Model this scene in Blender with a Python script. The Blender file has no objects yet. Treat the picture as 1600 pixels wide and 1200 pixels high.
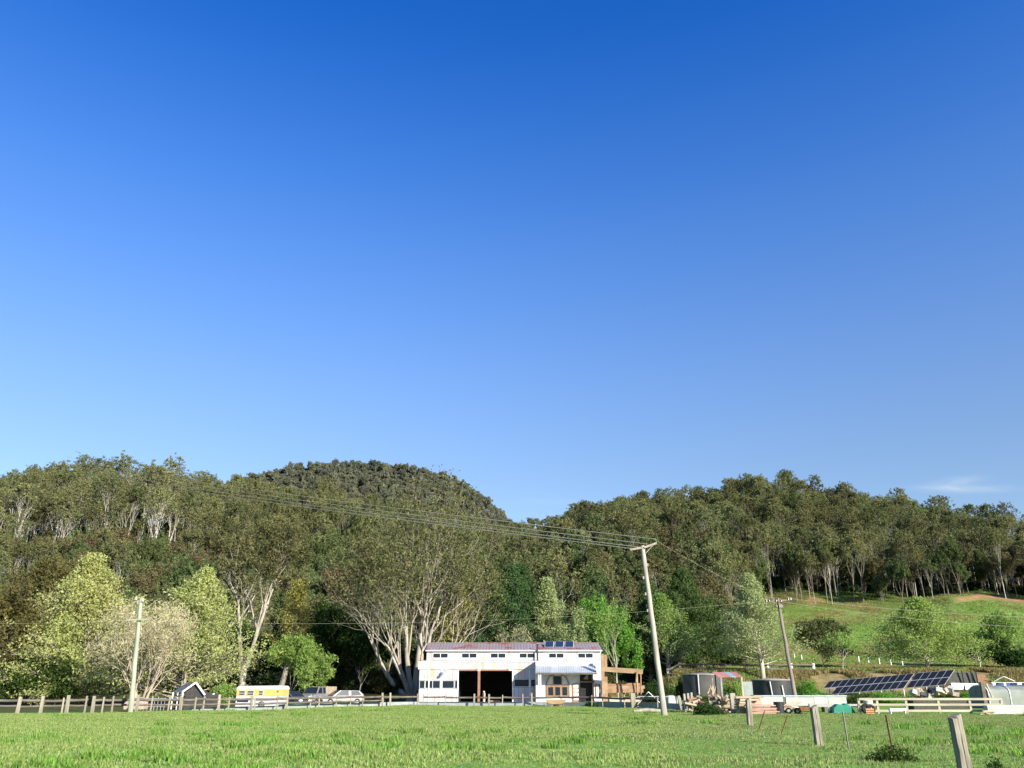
import bpy, math, random
import numpy as np
from mathutils import Vector, Matrix, Euler
R = math.radians
PI = math.pi
C = bpy.context.scene.collection
sc = bpy.context.scene

# ------------------------------------------------------------------ camera, sky, sun, exposure
EYE = 1.7
FPX = 1300.0
PITCH = math.atan(475 / FPX)
cam = bpy.data.cameras.new('camera'); cam_o = bpy.data.objects.new('camera', cam); C.objects.link(cam_o)
cam.sensor_width = 36; cam.lens = 36 * FPX / 1600
cam.clip_start = 0.1; cam.clip_end = 6000
cam_o.location = (0, 0, EYE); cam_o.rotation_euler = (PI / 2 + PITCH, 0, 0)
sc.camera = cam_o

TO_SUN = Vector((0.9, -1.0, 0.56)).normalized()
SUN_EL = math.asin(TO_SUN.z); SUN_AZ = math.atan2(TO_SUN.x, TO_SUN.y)
w = bpy.data.worlds.new('World'); sc.world = w; w.use_nodes = True
nt = w.node_tree; nt.nodes.clear()
def wn(t, **k):
    n = nt.nodes.new(t)
    for a, b in k.items(): setattr(n, a, b)
    return n
out = wn('ShaderNodeOutputWorld'); bg = wn('ShaderNodeBackground'); sky = wn('ShaderNodeTexSky')
sky.sky_type = 'NISHITA'; sky.sun_disc = False
sky.sun_elevation = SUN_EL; sky.sun_rotation = SUN_AZ
sky.altitude = 0; sky.air_density = 1.0; sky.dust_density = 0.3; sky.ozone_density = 1.6
SKY_STRENGTH = 0.15
bg.inputs['Strength'].default_value = SKY_STRENGTH
# colour response: one smooth ramp over the whole sky, deeper azure with height
tcs = wn('ShaderNodeTexCoord'); seps = wn('ShaderNodeSeparateXYZ'); nt.links.new(tcs.outputs['Generated'], seps.inputs[0])
rs_ = wn('ShaderNodeValToRGB'); nt.links.new(seps.outputs['Z'], rs_.inputs[0]); rs_.color_ramp.interpolation = 'B_SPLINE'
els = rs_.color_ramp.elements
for k_, (p_, c_) in enumerate(((0.0, (.46, .47, .50)), (.24, (.47, .51, .60)), (.34, (.45, .55, .72)), (.44, (.36, .54, .82)), (.546, (.24, .50, .89)), (.696, (.025, .335, .88)), (1.0, (.03, .30, .80)))):
    e_ = els[0] if k_ == 0 else (els[-1] if k_ == 6 else els.new(p_)); e_.position = p_; e_.color = (*c_, 1)
hsv = wn('ShaderNodeMix', data_type='RGBA', blend_type='MULTIPLY'); hsv.inputs[0].default_value = 1; nt.links.new(sky.outputs[0], hsv.inputs[6]); nt.links.new(rs_.outputs[0], hsv.inputs[7])
# thin wisps of cloud low over the right hill
tc = wn('ShaderNodeTexCoord'); sep = wn('ShaderNodeSeparateXYZ'); nt.links.new(tc.outputs['Generated'], sep.inputs[0])
def wmath(op, a, b=None):
    n = wn('ShaderNodeMath', operation=op)
    for i, v in enumerate((a, b)):
        if v is None: continue
        if isinstance(v, (int, float)): n.inputs[i].default_value = v
        else: nt.links.new(v, n.inputs[i])
    return n.outputs[0]
ysafe = wmath('MAXIMUM', sep.outputs['Y'], 0.05)
U = wmath('DIVIDE', sep.outputs['X'], ysafe); V = wmath('DIVIDE', sep.outputs['Z'], ysafe)
comb = wn('ShaderNodeCombineXYZ'); nt.links.new(U, comb.inputs[0]); nt.links.new(wmath('MULTIPLY', V, 5.5), comb.inputs[1])
nz = wn('ShaderNodeTexNoise'); nz.inputs['Scale'].default_value = 14; nz.inputs['Detail'].default_value = 7; nz.inputs['Distortion'].default_value = 1.4
nt.links.new(comb.outputs[0], nz.inputs['Vector'])
def blob(u0, v0, su, sv, slope, amp):
    du = wmath('SUBTRACT', U, u0); dv = wmath('SUBTRACT', wmath('SUBTRACT', V, v0), wmath('MULTIPLY', du, slope))
    a = wmath('POWER', wmath('ABSOLUTE', wmath('DIVIDE', du, su)), 2.0); b = wmath('POWER', wmath('ABSOLUTE', wmath('DIVIDE', dv, sv)), 2.0)
    g = wmath('POWER', 2.718, wmath('MULTIPLY', wmath('ADD', a, b), -1.0))
    return wmath('MULTIPLY', g, amp)
m = wmath('ADD', wmath('ADD', blob(0.550, 0.229, 0.052, 0.0042, 0.0, 0.75), blob(0.545, 0.237, 0.03, 0.0055, 0.14, 0.6)), blob(0.05, 0.213, 0.05, 0.004, 0.0, 0.15))
front = wmath('GREATER_THAN', sep.outputs['Y'], 0.06)
nm = wmath('MULTIPLY', wmath('SUBTRACT', nz.outputs['Fac'], 0.15), 1.7)
m = wmath('MINIMUM', wmath('MULTIPLY', wmath('MULTIPLY', m, nm), front), 0.8)
mixc = wn('ShaderNodeMix', data_type='RGBA'); nt.links.new(m, mixc.inputs[0]); nt.links.new(hsv.outputs[2], mixc.inputs[6])
mixc.inputs[7].default_value = (2.2, 2.6, 3.1, 1)
nt.links.new(mixc.outputs[2], bg.inputs['Color']); nt.links.new(bg.outputs[0], out.inputs[0])

sun = bpy.data.lights.new('sun', 'SUN'); sun.energy = 5.0; sun.angle = R(0.55); sun.color = (1.0, 0.93, 0.80)
sun_o = bpy.data.objects.new('sun', sun); C.objects.link(sun_o)
sun_o.rotation_euler = TO_SUN.to_track_quat('Z', 'Y').to_euler(); sun_o.location = (30, -30, 60)
sc.view_settings.view_transform = 'Standard'; sc.view_settings.look = 'None'
sc.view_settings.exposure = 1.0; sc.view_settings.gamma = 1; sc.view_settings.use_curve_mapping = False
sc.cycles.max_bounces = 6; sc.cycles.diffuse_bounces = 3; sc.cycles.transmission_bounces = 4; sc.cycles.transparent_max_bounces = 4
sc.cycles.caustics_reflective = False; sc.cycles.caustics_refractive = False

# ------------------------------------------------------------------ helpers
cp, sp_ = math.cos(PITCH), math.sin(PITCH)
def at(px, py, Y):
    "the point at forward distance Y seen in the photograph at pixel px, py"
    v = 600 - py; F = FPX * cp - v * sp_; U_ = FPX * sp_ + v * cp
    return Vector(((px - 800) / F * Y, Y, EYE + U_ / F * Y))
def zt(py, Y):
    v = 600 - py
    return EYE + (FPX * sp_ + v * cp) / (FPX * cp - v * sp_) * Y
def to_px(X, Y, Z):
    d = Z - EYE; yc = Y * cp + d * sp_; uc = -Y * sp_ + d * cp
    return 800 + FPX * X / yc, 600 - FPX * uc / yc

def nodes_of(m):
    m.use_nodes = True; return m.node_tree
MATS = {}
def M(name, c1, c2=None, scale=3.0, rough=0.8, bump=0.0, rand=0.0, metal=0.0, stretch=(1, 1, 1), detail=5.0, c3=None, c3_scale=0.5, c3_amt=0.5, spec=0.3):
    if name in MATS: return MATS[name]
    m = bpy.data.materials.new(name); MATS[name] = m; t = nodes_of(m); L = t.links
    b = t.nodes['Principled BSDF']; b.inputs['Roughness'].default_value = rough; b.inputs['Metallic'].default_value = metal
    b.inputs['Specular IOR Level'].default_value = spec
    c2 = c2 or tuple(x * 0.8 for x in c1)
    tcn = t.nodes.new('ShaderNodeTexCoord'); mp = t.nodes.new('ShaderNodeMapping'); mp.inputs['Scale'].default_value = stretch
    L.new(tcn.outputs['Object'], mp.inputs[0])
    n = t.nodes.new('ShaderNodeTexNoise'); n.inputs['Scale'].default_value = scale; n.inputs['Detail'].default_value = detail
    L.new(mp.outputs[0], n.inputs[0])
    ramp = t.nodes.new('ShaderNodeValToRGB'); ramp.color_ramp.elements[0].position = .35; ramp.color_ramp.elements[1].position = .65
    ramp.color_ramp.elements[0].color = (*c1, 1); ramp.color_ramp.elements[1].color = (*c2, 1)
    L.new(n.outputs['Fac'], ramp.inputs[0]); col = ramp.outputs[0]
    if c3:
        n3 = t.nodes.new('ShaderNodeTexNoise'); n3.inputs['Scale'].default_value = c3_scale; n3.inputs['Detail'].default_value = 6; L.new(mp.outputs[0], n3.inputs[0])
        mr = t.nodes.new('ShaderNodeMapRange'); mr.inputs[1].default_value = 1 - c3_amt; mr.inputs[2].default_value = 1 - c3_amt + .08; L.new(n3.outputs['Fac'], mr.inputs[0])
        mx = t.nodes.new('ShaderNodeMix'); mx.data_type = 'RGBA'; L.new(mr.outputs[0], mx.inputs[0]); L.new(col, mx.inputs[6]); mx.inputs[7].default_value = (*c3, 1); col = mx.outputs[2]
    if rand:
        oi = t.nodes.new('ShaderNodeObjectInfo'); mr = t.nodes.new('ShaderNodeMapRange'); mr.inputs[3].default_value = 1 - rand; mr.inputs[4].default_value = 1 + rand
        L.new(oi.outputs['Random'], mr.inputs[0]); h = t.nodes.new('ShaderNodeHueSaturation'); L.new(mr.outputs[0], h.inputs['Value']); L.new(col, h.inputs['Color']); col = h.outputs[0]
    L.new(col, b.inputs['Base Color'])
    if bump:
        bn = t.nodes.new('ShaderNodeBump'); bn.inputs['Strength'].default_value = bump; L.new(n.outputs['Fac'], bn.inputs['Height']); L.new(bn.outputs[0], b.inputs['Normal'])
    return m
def leaf_mat(name, dark, light, rand=0.25, hue=0.02, trans=0.3, third=None):
    if name in MATS: return MATS[name]
    m = bpy.data.materials.new(name); MATS[name] = m; t = nodes_of(m); L = t.links; t.nodes.clear()
    o = t.nodes.new('ShaderNodeOutputMaterial'); at_ = t.nodes.new('ShaderNodeAttribute'); at_.attribute_name = 'tint'
    ramp = t.nodes.new('ShaderNodeValToRGB'); ramp.color_ramp.elements[0].color = (*dark, 1); ramp.color_ramp.elements[1].color = (*light, 1)
    if third:
        e = ramp.color_ramp.elements.new(.97); e.color = (*third, 1); ramp.color_ramp.elements[1].position = .9
        ramp.color_ramp.elements[-1].color = (*third, 1)
    L.new(at_.outputs['Fac'], ramp.inputs[0])
    oi = t.nodes.new('ShaderNodeObjectInfo')
    mr = t.nodes.new('ShaderNodeMapRange'); mr.inputs[3].default_value = 1 - rand; mr.inputs[4].default_value = 1 + rand; L.new(oi.outputs['Random'], mr.inputs[0])
    wn_ = t.nodes.new('ShaderNodeTexWhiteNoise'); wn_.noise_dimensions = '1D'; L.new(oi.outputs['Random'], wn_.inputs['W'])
    mh = t.nodes.new('ShaderNodeMapRange'); mh.inputs[3].default_value = .5 - hue; mh.inputs[4].default_value = .5 + hue; L.new(wn_.outputs['Value'], mh.inputs[0])
    h = t.nodes.new('ShaderNodeHueSaturation'); L.new(mr.outputs[0], h.inputs['Value']); L.new(mh.outputs[0], h.inputs['Hue']); L.new(ramp.outputs[0], h.inputs['Color'])
    d = t.nodes.new('ShaderNodeBsdfDiffuse'); tr = t.nodes.new('ShaderNodeBsdfTranslucent'); mx = t.nodes.new('ShaderNodeMixShader'); mx.inputs[0].default_value = trans
    L.new(h.outputs[0], d.inputs[0]); L.new(h.outputs[0], tr.inputs[0]); L.new(d.outputs[0], mx.inputs[1]); L.new(tr.outputs[0], mx.inputs[2])
    L.new(mx.outputs[0], o.inputs[0])
    return m

def tag(o, label=None, cat=None, group=None, kind=None):
    if label: o['label'] = label
    if cat: o['category'] = cat
    if group: o['group'] = group
    if kind: o['kind'] = kind
    return o
def thing(name, label, cat, loc=(0, 0, 0), rz=0, group=None, rot=None):
    o = bpy.data.objects.new(name, None); C.objects.link(o); o.empty_display_size = .2
    o.location = loc; o.rotation_euler = rot if rot else (0, 0, rz)
    return tag(o, label, cat, group)
def link(name, me, parent=None, loc=None, rz=0):
    o = bpy.data.objects.new(name, me); C.objects.link(o)
    if parent: o.parent = parent
    if loc is not None: o.location = loc
    if rz: o.rotation_euler[2] = rz
    return o
def copy_tree(o, parent=None):
    c = o.copy(); C.objects.link(c); c.parent = parent
    for ch in list(o.children): copy_tree(ch, c)
    return c

class MB:
    "collects polygons"
    def __init__(s): s.v = []; s.f = []; s.sm = []
    def add(s, vs, fs, smooth=False):
        n = len(s.v); s.v += [tuple(a) for a in vs]; s.f += [tuple(i + n for i in f) for f in fs]; s.sm += [smooth] * len(fs); return s
    def box(s, c, d, rot=None, taper=1.0):
        x, y, z = d[0] / 2, d[1] / 2, d[2] / 2
        vs = [Vector((sx * x * (taper if sz > 0 else 1), sy * y * (taper if sz > 0 else 1), sz * z)) for sz in (-1, 1) for sx, sy in ((-1, -1), (1, -1), (1, 1), (-1, 1))]
        if rot is not None:
            m = rot if isinstance(rot, Matrix) else Euler(rot).to_matrix(); vs = [m @ a for a in vs]
        c = Vector(c); return s.add([a + c for a in vs], [(3, 2, 1, 0), (4, 5, 6, 7), (0, 1, 5, 4), (1, 2, 6, 5), (2, 3, 7, 6), (3, 0, 4, 7)])
    def beam(s, a, b, w_, h_, twist=0):
        a, b = Vector(a), Vector(b); d = b - a; q = d.to_track_quat('Z', 'Y').to_matrix() @ Matrix.Rotation(twist, 3, 'Z')
        return s.box((a + b) / 2, (w_, h_, d.length), q)
    def cyl(s, a, b, r0, r1=None, n=10, caps=True):
        a, b = Vector(a), Vector(b); r1 = r0 if r1 is None else r1
        q = (b - a).to_track_quat('Z', 'Y').to_matrix()
        vs = [a + q @ Vector((r0 * math.cos(2 * PI * k / n), r0 * math.sin(2 * PI * k / n), 0)) for k in range(n)] + [b + q @ Vector((r1 * math.cos(2 * PI * k / n), r1 * math.sin(2 * PI * k / n), 0)) for k in range(n)]
        s.add(vs, [(k, (k + 1) % n, n + (k + 1) % n, n + k) for k in range(n)], True)
        if caps: s.add(vs[:n], [tuple(range(n))[::-1]]); s.add(vs[n:], [tuple(range(n))])
        return s
    def tube(s, pts, rad, n=6):
        pts = [Vector(p) for p in pts]; k = len(pts); vs = []
        for i, p in enumerate(pts):
            d = (pts[min(i + 1, k - 1)] - pts[max(i - 1, 0)]).normalized(); q = d.to_track_quat('Z', 'Y').to_matrix()
            r = rad[i] if isinstance(rad, (list, tuple)) else rad
            vs += [p + q @ Vector((r * math.cos(2 * PI * j / n), r * math.sin(2 * PI * j / n), 0)) for j in range(n)]
        fs = [(i * n + j, i * n + (j + 1) % n, (i + 1) * n + (j + 1) % n, (i + 1) * n + j) for i in range(k - 1) for j in range(n)]
        s.add(vs, fs, True); s.add(vs[:n], [tuple(range(n))[::-1]]); s.add(vs[-n:], [tuple(range(n))]); return s
    def prism(s, prof, y0, y1):
        "profile in x,z extruded along y"
        n = len(prof); vs = [Vector((x, y0, z)) for x, z in prof] + [Vector((x, y1, z)) for x, z in prof]
        s.add(vs, [tuple(range(n)), tuple(range(n, 2 * n))[::-1]] + [((k + 1) % n, k, n + k, n + (k + 1) % n) for k in range(n)]); return s
    def quad(s, a, b, c, d): return s.add([a, b, c, d], [(0, 1, 2, 3)])
    def mesh(s, name, mat):
        me = bpy.data.meshes.new(name); me.from_pydata([tuple(v) for v in s.v], [], s.f)
        me.polygons.foreach_set('use_smooth', s.sm); me.materials.append(mat); me.update(); return me
    def build(s, name, mat, parent=None, bevel=0):
        o = link(name, s.mesh(name, mat), parent)
        if bevel:
            b = o.modifiers.new('bevel', 'BEVEL'); b.width = bevel; b.segments = 2; b.limit_method = 'ANGLE'
        return o

def tri_mesh(name, V, T, mats, mi=None, tint=None, smooth=None):
    me = bpy.data.meshes.new(name); nv, ntr = len(V), len(T)
    me.vertices.add(nv); me.vertices.foreach_set('co', np.ascontiguousarray(V, dtype=np.float32).ravel())
    me.loops.add(ntr * 3); me.loops.foreach_set('vertex_index', np.ascontiguousarray(T, dtype=np.int32).ravel())
    me.polygons.add(ntr); me.polygons.foreach_set('loop_start', np.arange(0, ntr * 3, 3, dtype=np.int32))
    for m_ in mats: me.materials.append(m_)
    if mi is not None: me.polygons.foreach_set('material_index', np.asarray(mi, dtype=np.int32))
    me.update(calc_edges=True)
    if smooth is not None: me.polygons.foreach_set('use_smooth', np.asarray(smooth, dtype=bool))
    else: me.polygons.foreach_set('use_smooth', np.zeros(ntr, dtype=bool))
    if tint is not None:
        a = me.attributes.new('tint', 'FLOAT', 'FACE'); a.data.foreach_set('value', np.asarray(tint, dtype=np.float32))
    return me

def scatter(name, P, RZ, S, I, protos, tilt=None):
    "ONE stuff object whose geometry nodes put a prototype on each point"
    col = bpy.data.collections.new(name + '_kinds')
    for p in protos: col.objects.link(p)
    order = {n: i for i, n in enumerate(sorted(p.name for p in protos))}
    remap = np.array([order[p.name] for p in protos])
    me = bpy.data.meshes.new(name); me.vertices.add(len(P)); me.vertices.foreach_set('co', np.asarray(P, dtype=np.float32).ravel())
    rot = np.zeros((len(P), 3), dtype=np.float32); rot[:, 2] = RZ
    if tilt is not None: rot[:, :2] = tilt
    a = me.attributes.new('rot', 'FLOAT_VECTOR', 'POINT'); a.data.foreach_set('vector', rot.ravel())
    S = np.asarray(S, dtype=np.float32)
    if S.ndim == 1: S = np.repeat(S[:, None], 3, 1)
    a = me.attributes.new('scl', 'FLOAT_VECTOR', 'POINT'); a.data.foreach_set('vector', np.ascontiguousarray(S).ravel())
    a = me.attributes.new('idx', 'INT', 'POINT'); a.data.foreach_set('value', remap[np.asarray(I)].astype(np.int32))
    o = link(name, me)
    g = bpy.data.node_groups.new(name, 'GeometryNodeTree')
    g.interface.new_socket('Geometry', in_out='INPUT', socket_type='NodeSocketGeometry'); g.interface.new_socket('Geometry', in_out='OUTPUT', socket_type='NodeSocketGeometry')
    gi, go = g.nodes.new('NodeGroupInput'), g.nodes.new('NodeGroupOutput'); iop = g.nodes.new('GeometryNodeInstanceOnPoints')
    ci = g.nodes.new('GeometryNodeCollectionInfo'); ci.inputs['Collection'].default_value = col; ci.inputs['Separate Children'].default_value = True; ci.inputs['Reset Children'].default_value = True
    def na(nm, t):
        n = g.nodes.new('GeometryNodeInputNamedAttribute'); n.data_type = t; n.inputs['Name'].default_value = nm; return n.outputs['Attribute']
    g.links.new(gi.outputs[0], iop.inputs['Points']); g.links.new(ci.outputs[0], iop.inputs['Instance']); iop.inputs['Pick Instance'].default_value = True
    g.links.new(na('idx', 'INT'), iop.inputs['Instance Index'])
    er = g.nodes.new('FunctionNodeEulerToRotation'); g.links.new(na('rot', 'FLOAT_VECTOR'), er.inputs[0]); g.links.new(er.outputs[0], iop.inputs['Rotation'])
    g.links.new(na('scl', 'FLOAT_VECTOR'), iop.inputs['Scale']); g.links.new(iop.outputs[0], go.inputs[0])
    md = o.modifiers.new('scatter', 'NODES'); md.node_group = g
    return tag(o, kind='stuff')

# ------------------------------------------------------------------ terrain
def vnoise(x, y, seed=0):
    x = np.asarray(x, float); y = np.asarray(y, float)
    xi, yi = np.floor(x), np.floor(y); fx, fy = x - xi, y - yi; fx = fx * fx * (3 - 2 * fx); fy = fy * fy * (3 - 2 * fy)
    def h(a, b):
        n = np.sin(a * 127.1 + b * 311.7 + seed * 74.7) * 43758.5453; return n - np.floor(n)
    return (h(xi, yi) * (1 - fx) + h(xi + 1, yi) * fx) * (1 - fy) + (h(xi, yi + 1) * (1 - fx) + h(xi + 1, yi + 1) * fx) * fy - .5
RP = [-200, 0, 100, 200, 300, 400, 500, 600, 700, 800, 850, 900, 950, 1000, 1100, 1180, 1250, 1350, 1450, 1500, 1600, 1800]
RY = [380, 380, 380, 385, 390, 395, 400, 400, 400, 400, 420, 430, 430, 420, 400, 380, 370, 360, 340, 330, 310, 300]
RT = [754, 750, 738, 745, 759, 768, 782, 798, 816, 836, 840, 812, 801, 790, 772, 756, 764, 768, 798, 808, 826, 840]
FP = [200, 300, 350, 400, 450, 520, 600, 650, 700, 730, 760, 780, 800, 830, 900]
FT = [790, 767, 754, 746, 736, 727, 722, 726, 738, 754, 777, 797, 822, 850, 880]
TLP = [1120, 1180, 1250, 1300, 1400, 1450, 1500, 1560, 1650]          # lower edge of the wood on the pasture
TLY = [190, 238, 246, 246, 236, 238, 246, 240, 225]
TLT = [1003, 950, 944, 943, 947, 932, 925, 934, 950]
FARY = 800.0
def px_of(X, Y):
    az = np.arctan2(X, Y); a = np.clip(az, R(-42), R(42)); r = np.hypot(X, Y)
    return 800 + 1275 * np.tan(a), r * np.cos(a), az
def treeline(X, Y):
    px, Ye, az = px_of(X, Y)
    return np.where(px < 1120, 132 + 0 * px, np.interp(px, TLP, TLY))
def ground(X, Y):
    X = np.asarray(X, float); Y = np.asarray(Y, float)
    px, Ye, az = px_of(X, Y)
    ry = np.interp(px, RP, RY); rz = zt(np.interp(px, RP, RT), ry) - np.where(px < 260, 20.0, 17.0)
    right = np.clip((px - 985) / 60, 0, 1); right = right * right * (3 - 2 * right)
    ty = np.interp(px, TLP, TLY); tz = zt(np.interp(px, TLP, TLT), ty)
    farz = zt(np.interp(px, FP, FT), FARY) - 9.5
    farw = np.clip((px - 150) / 150, 0, 1) * np.clip((900 - px) / 60, 0, 1)
    farz = farz * farw + 60 * (1 - farw)
    # knots for the wooded columns and for the pasture columns
    kL = [(0, 0), (106, 0), (130, 1.0), (165, 6.0), (235, rz * .36 + 2), (310, rz * .70), (ry, rz), (ry + 120, rz - 22), (620, np.minimum(rz - 15, farz * .62)), (FARY, farz), (FARY + 120, farz - 6), (1400, farz * .5), (3000, 0)]
    kR = [(0, 0), (97, 0.0), (108, 0.7), (115.5, 3.5), (123, 4.1), (146, 5.2), (175, 8.5), (ty, tz), (ty + 45, tz * .74 + rz * .26), (ry, rz), (ry + 120, rz - 18), (620, rz - 30), (FARY, 45), (FARY + 120, 40), (1400, 20), (3000, 0)]
    def ev(k):
        z = np.zeros_like(px)
        for (y0, z0), (y1, z1) in zip(k[:-1], k[1:]):
            y0 = y0 + 0 * px; y1 = y1 + 0 * px; z0 = z0 + 0 * px; z1 = z1 + 0 * px
            t = np.clip((Ye - y0) / np.maximum(y1 - y0, 1e-3), 0, 1); z = np.where(Ye >= y0, z0 + (z1 - z0) * t, z)
        return z
    z = ev(kL) * (1 - right) + ev(kR) * right
    back = np.clip((R(115) - np.abs(az)) / R(50), 0, 1); z = z * back
    amp = np.clip((Ye - 120) / 200, 0, 1)
    amp = amp * (1 - right * np.clip(1 - (Ye - ty) / 40, 0, 1)); z = z + amp * (9 * vnoise(X / 60, Y / 60, 1) + 4 * vnoise(X / 22, Y / 22, 2))
    z = z + np.clip((Ye - 100) / 40, 0, 1) * .5 * vnoise(X / 7, Y / 7, 4) + .10 * vnoise(X / 9, Y / 9, 3) * np.clip((Ye - 8) / 20, 0, 1)
    return z
def gz(x, y): return float(ground(np.array([x]), np.array([y]))[0])

def build_terrain():
    az = np.concatenate([np.linspace(-180, -46, 30)[:-1], np.linspace(-46, 46, 420), np.linspace(46, 180, 30)[1:-1]])
    rr = np.concatenate([[0.01], np.linspace(3, 95, 60), np.linspace(96, 260, 150), np.linspace(262, 480, 80), np.linspace(490, 980, 70), [1100, 1300, 1700, 2300, 3000, 4500]])
    A, Rr = np.meshgrid(np.radians(az), rr); X = Rr * np.sin(A); Y = Rr * np.cos(A)
    Z = ground(X, Y); n, k = X.shape
    V = np.stack([X, Y, Z], -1).reshape(-1, 3)
    i = np.arange(n - 1)[:, None] * k; j = np.arange(k); jn = (j + 1) % k
    a = (i + j).ravel(); b = (i + jn).ravel(); c = (i + k + jn).ravel(); d = (i + k + j).ravel()
    T = np.concatenate([np.stack([a, b, c], 1)[:, ::-1], np.stack([a, c, d], 1)[:, ::-1]])
    m = bpy.data.materials.new('ground'); t = nodes_of(m); L = t.links; b_ = t.nodes['Principled BSDF']; b_.inputs['Roughness'].default_value = .95; b_.inputs['Specular IOR Level'].default_value = .1
    tcn = t.nodes.new('ShaderNodeTexCoord')
    def noise(s, d=6):
        q = t.nodes.new('ShaderNodeTexNoise'); q.inputs['Scale'].default_value = s; q.inputs['Detail'].default_value = d; L.new(tcn.outputs['Object'], q.inputs[0]); return q.outputs['Fac']
    def ramp(f, c1, c2, p0=.35, p1=.65):
        q = t.nodes.new('ShaderNodeValToRGB'); q.color_ramp.elements[0].position = p0; q.color_ramp.elements[1].position = p1
        q.color_ramp.elements[0].color = (*c1, 1); q.color_ramp.elements[1].color = (*c2, 1); L.new(f, q.inputs[0]); return q.outputs[0]
    def mix(f, a_, c_):
        q = t.nodes.new('ShaderNodeMix'); q.data_type = 'RGBA'; L.new(f, q.inputs[0]); L.new(a_, q.inputs[6]); L.new(c_, q.inputs[7]); return q.outputs[2]
    def attr(nm):
        q = t.nodes.new('ShaderNodeAttribute'); q.attribute_name = nm; return q.outputs['Fac']
    field = ramp(noise(.5), (.13, .26, .04), (.19, .33, .06))
    past = mix(ramp(noise(.045, 3), (0, 0, 0), (1, 1, 1), .42, .62), ramp(noise(1.2), (.16, .26, .05), (.20, .31, .065)), ramp(noise(.9), (.20, .22, .08), (.15, .19, .055)))
    dry = ramp(noise(.8), (.30, .24, .10), (.14, .11, .05))
    dirt = ramp(noise(.5), (.42, .24, .12), (.30, .16, .08))
    floor_ = ramp(noise(.4), (.05, .055, .02), (.10, .085, .04))
    grav = ramp(noise(2), (.50, .49, .45), (.38, .37, .33))
    col = mix(attr('pasture'), field, past); col = mix(attr('forest'), col, floor_); col = mix(attr('dry'), col, dry); col = mix(attr('dirt'), col, dirt); col = mix(attr('gravel'), col, grav)
    L.new(col, b_.inputs['Base Color'])
    bn = t.nodes.new('ShaderNodeBump'); bn.inputs['Strength'].default_value = .6; bn.inputs['Distance'].default_value = .15; L.new(noise(6), bn.inputs['Height']); L.new(bn.outputs[0], b_.inputs['Normal'])
    me = tri_mesh('ground', V, T, [m], smooth=np.ones(len(T), bool))
    px, Ye, azz = px_of(X, Y); tl = treeline(X, Y)
    nse = vnoise(X / 8, Y / 8, 7); n2 = vnoise(X / 3, Y / 3, 8); sm = lambda x: np.clip(x, 0, 1)
    isr = sm((px - 1000) / 40)
    forest = sm((Ye - tl + 8 + nse * 26) / 12); 
    forest = np.maximum(forest, sm((Ye - np.interp(px, [-400, 0, 300, 430, 550, 650, 850, 1030], [56, 63, 69, 76, 85, 91, 90, 78])) / 2) * sm((1010 - px) / 40) * .9)
    pasture = sm((px - 1110) / 30) * sm((Ye - 118) / 6)
    dry_ = isr * sm((Ye - 102) / 4) * sm((122 + 7 * nse - Ye) / 3) + isr * .8 * sm((nse + .1) * 4) * sm((Ye - 150) / 4) * sm((164 - Ye) / 8) + sm((px - 950) / 20) * sm((1130 - px) / 30) * sm((Ye - 100) / 5) * sm((140 - Ye) / 5) * sm(.6 + nse * 2)
    dirt_ = isr * (sm((Ye - 105) / 3) * sm((118 - Ye) / 3) * sm((n2 + nse) * 3 - .1) * .8
        + sm(1 - np.abs(Ye - tl + 7 - (px - 1480) * .02) / 5) * sm((px - 1455) / 15) * sm((1640 - px) / 20) * 1.2
        + sm(1 - np.hypot((px - 1252) / 22, (Ye - tl - 3) / 9)) * 2 + sm(1 - np.hypot((px - 1310) / 30, (Ye - tl - 2) / 7)) * 1.6
        + sm(1 - np.hypot((px - 1195) / 26, (Ye - 168) / 14)) * 1.6) + sm(1 - np.hypot((px - 985) / 40, (Ye - 103) / 8)) * 2
    gravel = sm((px - 430) / 20) * sm((1075 - px) / 20) * sm((Ye - 86) / 2) * sm((101 - Ye) / 3)
    for nm, arr in (('forest', forest), ('pasture', pasture), ('dry', dry_), ('dirt', dirt_), ('gravel', gravel)):
        a_ = me.attributes.new(nm, 'FLOAT', 'POINT'); a_.data.foreach_set('value', np.clip(arr, 0, 1).astype(np.float32).ravel())
    o = link('ground', me); tag(o, 'green paddock rising into pasture and wooded hills', kind='structure')
build_terrain()

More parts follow.
